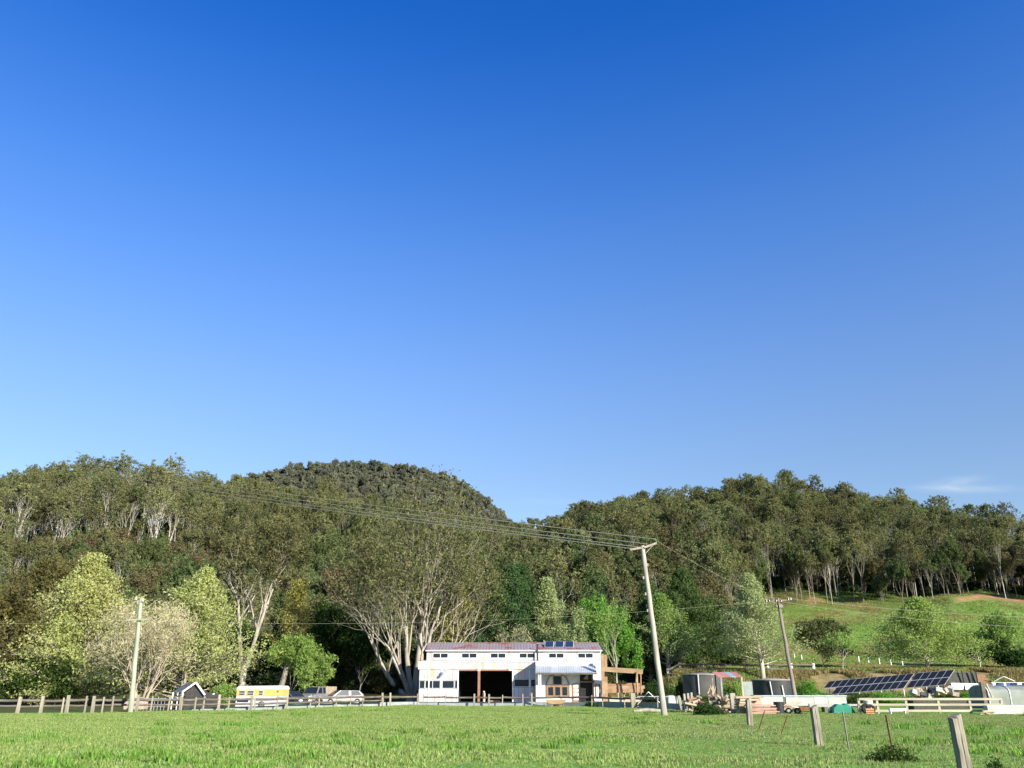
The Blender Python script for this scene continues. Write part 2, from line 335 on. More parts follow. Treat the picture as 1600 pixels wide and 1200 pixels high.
# ------------------------------------------------------------------ tree generator
class Tree:
    def __init__(s, seed):
        s.r = random.Random(seed); s.n = np.random.RandomState(seed); s.V = []; s.T = []; s.cl = []
    def tube(s, pts, rad, sides):
        base = len(s.V); k = len(pts)
        for i, p in enumerate(pts):
            d = pts[min(i + 1, k - 1)] - pts[max(i - 1, 0)]
            a = d.orthogonal().normalized(); b = d.normalized().cross(a)
            for j in range(sides):
                t = 2 * PI * j / sides; s.V.append(p + (a * math.cos(t) + b * math.sin(t)) * rad[i])
        for i in range(k - 1):
            for j in range(sides):
                a0, a1 = base + i * sides + j, base + i * sides + (j + 1) % sides; s.T.append((a0, a1, a1 + sides)); s.T.append((a0, a1 + sides, a0 + sides))
    def limb(s, p, d, L, r0, r1, seg=4, sides=5, wob=.15, up=.1):
        pts = [p.copy()]; rad = [r0]; d = d.normalized()
        for i in range(seg):
            d = (d + Vector((s.r.gauss(0, wob), s.r.gauss(0, wob), s.r.gauss(0, wob * .6) + up))).normalized()
            p = p + d * (L / seg); pts.append(p.copy()); rad.append(r0 + (r1 - r0) * (i + 1) / seg)
        s.tube(pts, rad, sides); return pts, rad, d
    def side_dir(s, d, ang, az):
        a = d.orthogonal().normalized(); b = d.cross(a); return (d * math.cos(ang) + (a * math.cos(az) + b * math.sin(az)) * math.sin(ang)).normalized()
    def clump(s, c, rad, flat, n, axis=None): s.cl.append((c.copy(), rad, flat, n))
    def fork(s, p, d, L, r, lvl, o):
        seg = 4 if lvl < 2 else 3
        pts, rad, de = s.limb(p, d, L, r, r * .62, seg, o.get('sides', [7, 6, 5, 4, 3, 3])[min(lvl, 5)], o['wob'], o['up'] if lvl > 0 else 0)
        if lvl >= o['leaf_from']:
            for q in pts[1:]:
                if s.r.random() < o.get('along', .4): s.clump(q, o['cr'] * s.r.uniform(.6, 1.0), o['flat'], o['cn'])
        if lvl >= o['levels']:
            s.clump(pts[-1], o['cr'] * s.r.uniform(.8, 1.25), o['flat'], o['cn']); return
        k = o['kids'][min(lvl, len(o['kids']) - 1)]; az0 = s.r.uniform(0, 2 * PI)
        for i in range(k):
            idx = len(pts) - 1 if i < 2 else s.r.randint(max(1, len(pts) // 2), len(pts) - 1)
            ang = s.r.uniform(*o['ang'][min(lvl, len(o['ang']) - 1)])
            s.fork(pts[idx], s.side_dir(de, ang, az0 + 2 * PI * i / k + s.r.uniform(-.5, .5)), L * s.r.uniform(*o['lr']), rad[idx] * s.r.uniform(.55, .75), lvl + 1, o)
    def finish(s, H, W, leaf, lw=.45, hang=0.0, dome=False, pc=99.3):
        V = np.array([tuple(v) for v in s.V]); P = []; TI = []
        for c, rad, flat, n in s.cl:
            n = max(1, int(n)); q = s.n.normal(size=(n, 3)); q /= np.linalg.norm(q, axis=1, keepdims=True) + 1e-6
            q *= (s.n.uniform(.25, 1, (n, 1)) ** .6) * rad; q[:, 2] *= flat; P.append(q + np.array(c)); TI.append(np.clip(s.n.normal(.45 + s.n.normal(0, .17), .2, n), 0, 1))
        if P: P = np.concatenate(P); TI = np.concatenate(TI)
        allp = np.concatenate([V, P]) if len(P) else V
        zmax = allp[:, 2].max(); sx = W / max(.1, np.percentile(allp[:, 0], pc) - np.percentile(allp[:, 0], 100 - pc)); sy = W / max(.1, np.percentile(allp[:, 1], pc) - np.percentile(allp[:, 1], 100 - pc)); sz = H / zmax
        S = np.array([sx, sy, sz]); V = V * S
        wood = (V, np.array(s.T))
        if not len(P): return wood, None
        P = P * S
        if dome:
            k_ = (P[:, 0] ** 2 + P[:, 1] ** 2) / (W * .53) ** 2 + ((P[:, 2] - .40 * H) / (.62 * H)) ** 2 < 1; P = P[k_]; TI = TI[k_]
        n = len(P)
        a = s.n.normal(size=(n, 3)); a[:, 2] = a[:, 2] * (1 - hang * .5) - hang * 1.6; a /= np.linalg.norm(a, axis=1, keepdims=True)
        b = np.cross(a, s.n.normal(size=(n, 3))); b /= np.linalg.norm(b, axis=1, keepdims=True) + 1e-6
        sz_ = leaf * s.n.uniform(.7, 1.35, (n, 1))
        LV = np.stack([P - a * sz_ * .5 - b * sz_ * lw * .3, P - a * sz_ * .1 + b * sz_ * lw * .7, P + a * sz_ * .55 - b * sz_ * lw * .2], 1).reshape(-1, 3)
        LT = np.arange(n * 3).reshape(n, 3)
        return wood, (LV, LT, TI)

def gum(seed, H, W, bare=.42, levels=4, cn=34, cr=1.5, flat=.6, leaf=.5, kids=(4, 3, 3, 2), ang=((.25, .7), (.3, .75), (.3, .8)), stems=1, splay=0, wob=.11, up=.10, r0=None, along=.35, lean=0, leaf_from=3):
    t = Tree(seed); r0 = r0 or H * .0115
    o = dict(wob=wob, up=up, leaf_from=leaf_from, levels=levels, kids=kids, ang=ang, lr=(.6, .85), cr=cr, flat=flat, cn=cn, along=along)
    for k in range(stems):
        az = 2 * PI * k / max(1, stems) + t.r.uniform(-.4, .4); sp = splay * t.r.uniform(.6, 1.2)
        d = Vector((math.cos(az) * sp + lean, math.sin(az) * sp, 1)); p = Vector((math.cos(az) * r0 * .8, math.sin(az) * r0 * .8, -.3)) if stems > 1 else Vector((0, 0, -.3))
        pts, rad, de = t.limb(p, d, bare * H, r0, r0 * .72, 6, 8, .045, .03)
        k0 = kids[0]
        for i in range(k0):
            a = t.r.uniform(*ang[0]); idx = -1 if i < 3 else -2
            t.fork(pts[idx], t.side_dir(de, a if i else a * .3, 2 * PI * i / k0 + t.r.uniform(-.4, .4)), H * (1 - bare) * .34, rad[idx] * .66, 1, o)
    return t.finish(H, W, leaf, hang=.5)

def spire(seed, H, W, env, t0=.08, nb=70, up=(1.0, .75), cn=12, cr=.7, leaf=.32, flat=1.0, wob=.07, seg=5, r0=None, gap=.0, hang=0.0, lw=.5, sub=2, lean=(0, 0), inner=.25, bu=.07):
    t = Tree(seed); r0 = r0 or H * .014
    pts, rad, de = t.limb(Vector((0, 0, -.3)), Vector((lean[0], lean[1], 1)), H * .97, r0, r0 * .12, 12, 7, .02, .02)
    for k in range(nb):
        u = (k + t.r.random()) / nb; tt = t0 + (1 - t0) * u ** .9; f = tt * 12; i = min(11, int(f)); p = pts[i].lerp(pts[i + 1], f - i)
        if t.r.random() < gap: continue
        ang = up[0] + (up[1] - up[0]) * u; L = W / 2 * env(u)
        for _ in range(6): L = .5 * L + .5 * W / 2 * env(min(1.0, tt + L * math.tan(max(0, ang)) / H))
        L = max(.12, L * t.r.choice((.62, .8, .92, 1.0, 1.08, 1.15))); az = k * 2.4 + t.r.uniform(-.5, .5); d = Vector((math.cos(az) * math.cos(ang), math.sin(az) * math.cos(ang), math.sin(ang)))
        L = L / max(.35, math.cos(ang)) * .9
        bp, br, bd = t.limb(p, d, L, max(.02, rad[i] * .4), .012, seg, 4, wob, bu)
        for j, q in enumerate(bp):
            fr = j / (len(bp) - 1)
            if fr < inner: continue
            t.clump(q, cr * t.r.uniform(.6, 1.2), flat, cn)
            for s_ in range(sub):
                if t.r.random() < .8:
                    sd = t.side_dir(bd, t.r.uniform(.4, 1.0), t.r.uniform(0, 2 * PI)); sp2, _, _ = t.limb(q, sd, L * .28 * (1.2 - fr * .5), .016, .006, 2, 3, .1, bu)
                    t.clump(sp2[-1], cr * t.r.uniform(.6, 1.1), flat, cn)
    return t.finish(H, W, leaf, lw=lw, hang=hang, pc=98)

cone = lambda u: max(.05, (1 - u) ** .8 * min(1, .55 + u * 3))
egg = lambda u: max(.03, (1 - u) ** .95 * min(1, .62 + 1.6 * u) * 1.25)

bark_pale = M('pale_bark', (.46, .42, .34), (.25, .215, .17), scale=2.2, stretch=(1, 1, .25), rand=.15)
bark_grey = M('grey_bark', (.30, .27, .22), (.18, .15, .12), scale=1.5, stretch=(1, 1, .25), rand=.2)
bark_hill = M('white_hill_bark', (.56, .52, .43), (.34, .31, .26), scale=1.2, stretch=(1, 1, .25), rand=.15)
bark_pink = M('pink_bark', (.44, .37, .28), (.33, .27, .2), scale=1.5, stretch=(1, 1, .3))
lf_gum = leaf_mat('gum_leaves', (.076, .090, .034), (.270, .280, .118), rand=.3, hue=.022)
lf_gum2 = leaf_mat('dense_gum_leaves', (.05, .078, .028), (.19, .225, .088), rand=.3, hue=.02)
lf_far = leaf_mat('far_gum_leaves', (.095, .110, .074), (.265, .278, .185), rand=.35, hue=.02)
lf_rust = leaf_mat('rusty_gum_leaves', (.078, .070, .034), (.20, .172, .085), rand=.2, hue=.015)
lf_big = leaf_mat('big_gum_leaves', (.055, .066, .024), (.225, .228, .088), rand=0, hue=0)
lf_poplar = leaf_mat('poplar_leaves', (.28, .32, .09), (.58, .60, .25), rand=.08, hue=.012, trans=.4)
lf_poplar2 = leaf_mat('pale_poplar_leaves', (.22, .29, .10), (.48, .54, .26), rand=.08, hue=.01, trans=.4)
lf_yellow = leaf_mat('yellow_leaves', (.26, .26, .06), (.50, .46, .14), rand=.08, hue=.01, trans=.35)
lf_bright = leaf_mat('bright_green_leaves', (.07, .20, .025), (.23, .43, .08), rand=.05, hue=.005, trans=.4)
lf_green = leaf_mat('fresh_green_leaves', (.14, .25, .045), (.38, .50, .14), rand=.1, hue=.01, trans=.4)
lf_conifer = leaf_mat('conifer_needles', (.028, .062, .022), (.090, .155, .055), rand=.15, hue=.01, trans=.15)
lf_cas = leaf_mat('she_oak_needles', (.035, .065, .02), (.12, .17, .055), rand=.15, hue=.01, trans=.2)
lf_dark = leaf_mat('dark_shrub_leaves', (.020, .045, .012), (.075, .12, .030), rand=.25, hue=.015, trans=.2)
lf_twig = leaf_mat('budding_twigs', (.42, .37, .21), (.58, .53, .33), rand=0, hue=0, trans=.2)
lf_scrub = leaf_mat('brown_green_leaves', (.055, .060, .020), (.155, .145, .052), rand=.2, hue=.02)

def kind_mesh(tr, name, wood_mat, leaf_m):
    (V, T), lf = tr
    wm = tri_mesh(name + '_trunk', V, T, [wood_mat], smooth=np.ones(len(T), bool))
    if lf is None: return wm, None, None
    LV, LT, TI = lf; cm = tri_mesh(name + '_crown', LV, LT, [leaf_m], tint=TI)
    J = tri_mesh(name, np.concatenate([V, LV]), np.concatenate([T, LT + len(V)]), [wood_mat, leaf_m], mi=np.r_[np.zeros(len(T)), np.ones(len(LT))], tint=np.r_[np.zeros(len(T)), TI], smooth=np.r_[np.ones(len(T), bool), np.zeros(len(LT), bool)])
    return wm, cm, J

# ---------- forest kinds: (meshes, height, width, words)
FK = []
def fk(tr, H, W, word, lm, bark=bark_hill): FK.append((kind_mesh(tr, 'forest_tree', bark, lm), H, W, word))
for sd, H, W, b in ((11, 26, 9, .40), (12, 28, 9.5, .46), (13, 24, 8.5, .30), (14, 30, 9.5, .48)):
    fk(gum(sd, H, W, bare=b, levels=5, cn=13, cr=.85, flat=.5, leaf=.5, along=.10, wob=.15, up=.13, kids=(4, 3, 3, 2, 2), leaf_from=4), H, W, ('tall pale-trunked gum', 'tall thin-crowned gum', 'open-crowned gum', 'lanky white-barked gum')[len(FK)], lf_gum)
for sd, H, W, b in ((21, 20, 9, .2), (22, 17, 8, .12), (23, 22, 9.5, .2)):
    fk(gum(sd, H, W, bare=b, levels=5, cn=12, cr=1.2, flat=.75, leaf=.62, along=.4, up=.1, kids=(4, 3, 3, 2, 2),  ang=((.4, .95), (.3, .8), (.3, .8))), H, W, ('dense dark gum', 'low bushy gum', 'broad dark gum')[len(FK) - 4], lf_gum2, bark_grey)
fk(gum(31, 19, 8.5, bare=.2, levels=5, cn=9, cr=1.1, flat=.7, leaf=.6, kids=(4, 3, 3, 2, 2)), 19, 8.5, 'rusty brown gum', lf_rust, bark_grey)
fk(gum(41, 24, 9, bare=.4, levels=5, cn=4, cr=1.0, flat=.6, leaf=.55, along=.2, kids=(4, 3, 3, 2, 2)), 24, 9, 'thin half-bare gum', lf_gum, bark_hill)
for sd, H, W, b in ((15, 26, 9, .34), (16, 24, 9, .26), (17, 28, 9.5, .38)):
    fk(gum(sd, H, W, bare=b, levels=5, cn=15, cr=.9, flat=.55, leaf=.5, along=.15, wob=.15, up=.12, kids=(4, 3, 3, 2, 2), leaf_from=4), H, W, ('grey-trunked gum', 'rounded grey-trunked gum', 'tall grey-trunked gum')[sd - 15], lf_gum, bark_grey)
fk(gum(18, 28, 9, bare=.48, levels=5, cn=9, cr=.8, flat=.45, leaf=.5, along=.08, wob=.15, up=.13, kids=(4, 3, 2, 2, 2), leaf_from=4), 28, 9, 'white-trunked high-crowned gum', lf_gum, bark_hill)
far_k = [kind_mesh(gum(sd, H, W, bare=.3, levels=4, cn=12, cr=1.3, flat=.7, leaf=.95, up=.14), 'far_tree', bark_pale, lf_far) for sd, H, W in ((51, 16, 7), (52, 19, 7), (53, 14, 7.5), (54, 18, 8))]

# ---------- named trees of the valley floor: (px, top py, Y, width m, builder...)
HERO = []
def hero(name, label, px, top, Y, wm, mk, wood, leafm, cat='tree', base_px=None, dz=0.0, group=None, crown='crown'):
    bx = base_px if base_px else px
    X = (bx - 800) / 1384 * Y; z = gz(X, Y) + dz; H = zt(top, Y) - z
    tr = mk(H, wm); (V, T), lf = tr
    r = thing(name, label, cat, (X, Y, z), group=group)
    me = tri_mesh(name + '_trunk', V, T, [wood], smooth=np.ones(len(T), bool)); link('trunk', me, r)
    if lf is not None: link(crown, tri_mesh(name + '_' + crown, lf[0], lf[1], [leafm], tint=lf[2]), r)
    HERO.append((px, top, Y, wm)); return r

def big_gum(H, W):
    t = Tree(77)
    o = dict(wob=.10, up=.10, leaf_from=2, levels=6, kids=(4, 3, 3, 3, 2, 2), ang=((.2, .55), (.2, .6), (.25, .7), (.3, .8)), lr=(.70, .9), cr=.95, flat=.5, cn=7, along=.22, sides=[7, 6, 5, 4, 4, 3])
    stems = [((-1.15, -.2, .75), 7.5, .30), ((-.5, .4, 1), 7, .28), ((-.15, -.2, 1.1), 8.0, .36), ((.12, .15, 1.1), 10.0, .40), ((.34, -.35, 1), 7.5, .32), ((1.0, .2, .9), 7, .26), ((.3, 1.0, .9), 7, .26), ((-.4, -1.0, .9), 7, .25)]
    t.limb(Vector((0, 0, -.4)), Vector((0, 0, 1)), 1.3, .8, .7, 2, 10, .02, 0)
    for d, L, r in stems:
        dv = Vector(d).normalized(); pts, rad, de = t.limb(Vector((d[0] * .4, d[1] * .4, .4)), dv, L, r, r * .62, 6, 8, .06, .06)
        for i in range(5):
            idx = (-1, -1, -2, -3, -4)[i]; t.fork(pts[idx], t.side_dir(de, t.r.uniform(.15, .7), 2 * PI * i / 5 + t.r.uniform(-.5, .5)), L * .50, rad[idx] * .6, 2, o)
    return t.finish(H, W, .36, hang=.45, dome=True)
def twin_gum(H, W):
    t = Tree(78); o = dict(wob=.09, up=.12, leaf_from=4, levels=5, kids=(3, 3, 3, 2), ang=((.2, .5), (.25, .65), (.3, .8)), lr=(.62, .84), cr=1.0, flat=.65, cn=26, along=.5)
    t.limb(Vector((0, 0, -.4)), Vector((.02, 0, 1)), 5.2, .55, .46, 3, 10, .01, 0)
    for d, L, r in (((-.12, 0, 1), 9.5, .42), ((.16, .1, 1), 9.0, .44)):
        pts, rad, de = t.limb(Vector((d[0] * 3, 0, 4.2)), Vector(d), L, r * .8, r * .45, 7, 8, .04, .02)
        for i in range(6):
            idx = (-1, -1, -2, -3, -4, -5)[i]; t.fork(pts[idx], t.side_dir(de, t.r.uniform(.25, .75), 2.1 * i + t.r.uniform(-.4, .4)), 5.2, rad[idx] * .55, 2, o)
    return t.finish(H, W, .36, hang=.45)
def bare_tree(H, W, seed=5, cn=5, stems=5, levels=5):
    t = Tree(seed); o = dict(wob=.10, up=.09, leaf_from=4, levels=levels, kids=(3, 3, 3, 3), ang=((.2, .5), (.2, .6), (.25, .7)), lr=(.66, .86), cr=.6, flat=1, cn=cn, along=.5)
    for k in range(stems):
        az = 2 * PI * k / stems + .2; d = Vector((math.cos(az) * .62, math.sin(az) * .4, 1))
        pts, rad, de = t.limb(Vector((math.cos(az) * .25, math.sin(az) * .2, -.2)), d, 3.6, .17, .11, 5, 6, .05, .02)
        for i in range(4): t.fork(pts[(-1, -1, -3, -4)[i]], t.side_dir(de, t.r.uniform(.2, .7), 2.1 * i), 2.4, rad[-1] * .6, 2, o)
    return t.finish(H, W, .38, lw=.12)
def round_tree(seed, cr=.85, cn=26, leaf=.3, bare=.16, levels=4, kids=(5, 4, 3, 3), stems=1, up=.06, along=.5, r0=None):
    return lambda H, W: gum(seed, H, W, bare=bare, levels=levels, cn=cn, cr=cr, flat=.8, leaf=leaf, kids=kids, ang=((.35, 1.05), (.35, .9), (.3, .9)), stems=stems, splay=.3, up=up, along=along, leaf_from=2, r0=r0)

hero('big_gum_tree', 'huge spreading gum with many splayed white limbs behind the left end of the shed', 624, 722, 108, 22.5, big_gum, bark_pale, lf_big, base_px=645)
hero('twin_trunk_gum_tree', 'tall gum whose dark bole forks into two white trunks behind the caravan', 383, 788, 114, 15, twin_gum, bark_pale, lf_gum, base_px=377)
hero('poplar_tree', 'widest yellow-green poplar left of the left power pole', 150, 863, 98, 17.5, lambda H, W: spire(61, H, W, lambda u: max(.03, (1 - u) ** 1.0 * min(1, .85 + .8 * u)), t0=.03, nb=190, up=(.15, 1.2), cn=15, cr=.6, leaf=.27, sub=3), bark_grey, lf_poplar, base_px=132)
hero('poplar_tree', 'low yellow-green poplar filling the left side of the widest poplar', 74, 952, 94, 8.5, lambda H, W: spire(60, H, W, lambda u: max(.04, (1 - u) ** .9 * min(1, .85 + .8 * u)), t0=.03, nb=120, up=(.15, 1.2), cn=15, cr=.55, leaf=.27, sub=3), bark_grey, lf_poplar)
hero('poplar_tree', 'tall yellow-green poplar rising behind the small hut', 286, 884, 94, 12.0, lambda H, W: spire(62, H, W, egg, t0=.03, nb=160, up=(.2, 1.2), cn=15, cr=.55, leaf=.26, sub=3), bark_grey, lf_poplar)
hero('budding_tree', 'bare pinkish tree with many splayed stems behind the left power pole', 232, 932, 84, 9.6, lambda H, W: bare_tree(H, W, 5, 4, 6), bark_pink, lf_twig, base_px=222)
hero('brown_scrub_tree', 'dense brown-green tree at the left edge beside the widest poplar', 25, 862, 118, 12, round_tree(63, cr=1.2, cn=30, leaf=.42, bare=.12), bark_grey, lf_scrub)
hero('brown_scrub_tree', 'brown-green tree cut off by the left edge of the picture', -25, 900, 92, 10, round_tree(64, cr=1.1, cn=26, leaf=.36, bare=.12), bark_grey, lf_scrub)
hero('scrub_tree', 'low dark tree filling the gap below the widest poplar', 62, 1010, 92, 8, round_tree(65, cr=.9, cn=26, leaf=.3, bare=.1), bark_grey, lf_dark)
hero('yellow_poplar_tree', 'slender yellowing poplar leaning right between the twin-trunked gum and the big gum', 440, 905, 112, 4.6, lambda H, W: spire(66, H, W, egg, t0=.25, nb=60, up=(.8, 1.2), cn=12, cr=.5, leaf=.26, lean=(.10, 0)), bark_grey, lf_yellow, base_px=432)
hero('leafy_tree', 'fresh green leafy tree spreading over the right end of the caravan', 448, 988, 94, 6.6, round_tree(67, cr=.6, cn=22, leaf=.24, bare=.2), bark_grey, lf_green, base_px=450)
hero('shady_tree', 'dark shaded tree right of the leafy tree behind the parked cars', 500, 930, 126, 10, round_tree(68, cr=1.1, cn=30, leaf=.4, bare=.15), bark_grey, lf_dark)
hero('shady_tree', 'dark shaded tree left of the foot of the big gum', 560, 960, 124, 10, round_tree(69, cr=1.1, cn=30, leaf=.4, bare=.15), bark_grey, lf_dark)
hero('shady_tree', 'dark shaded tree between the two tall poplars and the twin-trunked gum', 335, 950, 122, 9, round_tree(70, cr=1.1, cn=30, leaf=.4, bare=.15), bark_grey, lf_dark)
hero('shady_tree', 'dark shaded tree behind the caravan roof', 412, 985, 122, 8, round_tree(71, cr=1.1, cn=28, leaf=.4, bare=.15), bark_grey, lf_dark)
hero('yellow_green_tree', 'pale yellow-green tree behind the left half of the shed roof', 716, 905, 117, 7.5, lambda H, W: spire(72, H, W, egg, t0=.15, nb=80, up=(.7, 1.15), cn=12, cr=.7, leaf=.3, gap=.15), bark_pink, lf_yellow)
hero('slender_gum_tree', 'slender pink-barked gum at the left end of the shed', 660, 900, 112, 5, lambda H, W: gum(73, H, W, bare=.4, cn=16, cr=.8, leaf=.32, levels=4), bark_pink, lf_gum)
hero('conifer_tree', 'broad dark green conifer behind the middle of the shed', 790, 880, 116, 9.4, lambda H, W: spire(74, H, W, cone, t0=.04, nb=170, up=(-.05, .7), cn=30, cr=.62, leaf=.30, sub=3, lw=.35, inner=.2), bark_grey, lf_conifer)
hero('conifer_tree', 'narrow dark green conifer between the broad conifer and the pale poplar', 830, 880, 120, 5.6, lambda H, W: spire(75, H, W, cone, t0=.04, nb=140, up=(.1, .8), cn=26, cr=.55, leaf=.30, sub=3, lw=.35, inner=.2), bark_grey, lf_conifer)
hero('bare_shrub', 'pale leafless shrub poking above the shed roof in front of the conifers', 806, 972, 106, 4.6, lambda H, W: bare_tree(H, W, 9, 2, 5, 4), bark_pale, lf_twig, cat='shrub')
hero('poplar_tree', 'pale green poplar behind the shed chimney', 866, 900, 114, 6.6, lambda H, W: spire(76, H, W, egg, t0=.04, nb=140, up=(.3, 1.2), cn=14, cr=.5, leaf=.25, sub=3), bark_grey, lf_poplar2)
hero('young_poplar_tree', 'small pale poplar in front of the bright green tree above the roof panels', 897, 948, 106, 3.8, lambda H, W: spire(79, H, W, egg, t0=.08, nb=70, up=(.9, 1.25), cn=10, cr=.45, leaf=.24), bark_pale, lf_poplar2)
hero('bright_green_tree', 'bright green bushy tree behind the right end of the shed', 936, 926, 113, 8.4, round_tree(80, cr=.8, cn=34, leaf=.28, bare=.1, levels=4), bark_grey, lf_bright)
hero('pale_trunk_tree', 'half-bare white-stemmed tree between the bright green tree and the leaning pole', 966, 936, 105, 5.2, lambda H, W: gum(81, H, W, bare=.3, cn=6, cr=.5, leaf=.24, levels=5, kids=(4, 3, 3, 2)), bark_pale, lf_green)
hero('poplar_tree', 'loose pale poplar just right of the tall leaning power pole', 1046, 926, 124, 7.4, lambda H, W: spire(82, H, W, egg, t0=.1, nb=110, up=(.6, 1.2), cn=12, cr=.5, leaf=.25, sub=2), bark_pale, lf_green)
hero('she_oak_tree', 'dark feathery she-oak right of the loose pale poplar', 1084, 886, 132, 9.8, lambda H, W: spire(83, H, W, egg, t0=.05, nb=150, up=(.3, .9), cn=30, cr=.8, leaf=.42, sub=3, hang=.7, lw=.25), bark_grey, lf_cas)
hero('she_oak_tree', 'smaller dark she-oak behind the road fence beside the pale poplar', 1128, 968, 140, 7.4, lambda H, W: spire(84, H, W, egg, t0=.05, nb=100, up=(.3, .9), cn=26, cr=.8, leaf=.42, sub=3, hang=.7, lw=.25), bark_grey, lf_dark)
hero('she_oak_tree', 'narrow olive she-oak behind the top of the tall leaning pole', 1018, 905, 128, 6.2, lambda H, W: spire(85, H, W, egg, t0=.05, nb=100, up=(.5, .95), cn=24, cr=.7, leaf=.4, sub=3, hang=.6, lw=.3), bark_grey, lf_cas)
hero('poplar_tree', 'airy pale poplar with a white trunk left of the dark utility pole', 1180, 892, 113, 7.6, lambda H, W: spire(86, H, W, egg, t0=.16, nb=120, up=(.35, 1.15), cn=14, cr=.55, leaf=.24, sub=3), bark_pale, lf_poplar2, base_px=1194)
hero('round_tree', 'round dark olive tree on the bank below the pasture', 1288, 962, 130, 7.6, round_tree(87, cr=.95, cn=40, leaf=.32, bare=.12), bark_grey, lf_gum2)
hero('white_stem_tree', 'thin pale sapling in front of the round olive tree', 1320, 985, 117, 5.0, lambda H, W: gum(88, H, W, bare=.35, cn=9, cr=.45, leaf=.22, levels=4, kids=(5, 3, 3, 2)), bark_pale, lf_green)
hero('leafy_tree', 'wide light green tree rising behind the solar panels', 1450, 930, 124, 10.2, lambda H, W: spire(89, H, W, lambda u: max(.06, (1 - u) ** .6 * min(1, .85 + u)), t0=.1, nb=150, up=(.1, 1.1), cn=16, cr=.7, leaf=.27, sub=3), bark_pale, lf_green, base_px=1455)
hero('dark_shrub', 'dark rounded shrub behind the shade cloth screen', 1536, 984, 134, 8.0, round_tree(90, cr=.9, cn=26, leaf=.32, bare=.08), bark_grey, lf_dark, cat='shrub')
hero('bare_sapling', 'pale leafless sapling in front of the dark rounded shrub', 1538, 992, 124, 4.6, lambda H, W: gum(91, H, W, bare=.3, cn=3, cr=.4, leaf=.2, levels=5, kids=(4, 3, 3, 2), r0=.1), bark_pale, lf_green)
hero('pale_bush', 'pale grey-green bush at the right edge below the pasture', 1592, 950, 136, 7.0, round_tree(92, cr=.8, cn=14, leaf=.3, bare=.12), bark_pale, lf_green, cat='shrub')
hero('dark_shrub', 'dark shrub at the right edge under the pale grey-green bush', 1600, 1012, 128, 5.5, round_tree(93, cr=.8, cn=20, leaf=.3, bare=.08), bark_grey, lf_dark, cat='shrub')
hero('garden_bush', 'small leafy bush left of the caravan', 350, 1066, 86, 2.6, round_tree(94, cr=.35, cn=24, leaf=.16, bare=.1, levels=3), bark_grey, lf_green, cat='shrub')
hero('slope_gum_tree', 'slim bare-limbed gum standing alone at the edge of the pasture beside the wood', 1124, 846, 190, 8, lambda H, W: gum(95, H, W, bare=.45, cn=10, cr=.9, leaf=.45, levels=5, kids=(5, 3, 3, 2)), bark_pale, lf_gum)

# ------------------------------------------------------------------ the wooded hills
rng = np.random.RandomState(7)
def plant():
    P = []
    s = 4.8
    gx, gy = np.meshgrid(np.arange(-340, 330, s), np.arange(120, 470, s)); n = gx.size
    X = gx.ravel() + rng.uniform(-.48, .48, n) * s; Y = gy.ravel() + rng.uniform(-.48, .48, n) * s
    px, Ye, az = px_of(X, Y); tl = treeline(X, Y); ry = np.interp(px, RP, RY)
    edge = vnoise(X / 14, Y / 14, 21)
    ok = (np.abs(az) < R(38)) & (Ye > tl + np.where(px > 1120, -2, 2) + edge * np.where(px > 1120, 8, 14)) & (Ye < ry + 26) & (np.hypot(X, Y) < 520)
    thin = (px > 1120) & (Ye < tl + 12); ok &= ~(thin & (rng.rand(n) < .12))
    thin2 = (px < 270) & (Ye > 235); ok &= ~(thin2 & (rng.rand(n) < .42))
    X, Y, px, Ye = X[ok], Y[ok], px[ok], Ye[ok]; tl = tl[ok]; ry = ry[ok]; n = len(X)
    u = rng.rand(n); rel = (Ye - tl) / np.maximum(1, ry - tl)
    tall = ((px > 1100) & (rng.rand(n) < np.where(rel < .3, .55, .9))) | (rel > .45) | ((px < 330) & (Ye > 230))
    K = np.where(tall, np.where(px < 300, np.choose((u * 10).astype(int), [0, 1, 12, 3, 4, 3, 12, 10, 2, 8]), np.choose((u * 10).astype(int), [9, 10, 11, 9, 10, 11, 4, 6, 0, 8])), np.choose((u * 10).astype(int), [4, 5, 6, 7, 4, 5, 0, 2, 7, 6]))
    rust = (vnoise(X / 25, Y / 25, 31) > .2) & (rng.rand(n) < .22); K = np.where(rust, 7, K)
    S = rng.uniform(.48, .86, n); S = np.where((px < 270) & (rel > .4), rng.uniform(.55, 1.12, n), S); S = np.where(Ye < 165, S * .85, S)
    # far hill
    s2 = 4.6
    gx, gy = np.meshgrid(np.arange(-560, 80, s2), np.arange(600, 850, s2)); m = gx.size
    X2 = gx.ravel() + rng.uniform(-.48, .48, m) * s2; Y2 = gy.ravel() + rng.uniform(-.48, .48, m) * s2
    px2, Ye2, az2 = px_of(X2, Y2); ok = (px2 > 240) & (px2 < 880) & (Ye2 < 830)
    X2, Y2 = X2[ok], Y2[ok]
    return X, Y, K, S, px, rel, X2, Y2
X, Y, K, S, PXt, REL, X2, Y2 = plant()
Z = ground(X, Y) - .3; RZ = rng.uniform(0, 2 * PI, len(X))
Hs = np.array([f[1] for f in FK])[K] * S; Ws = np.array([f[2] for f in FK])[K] * S
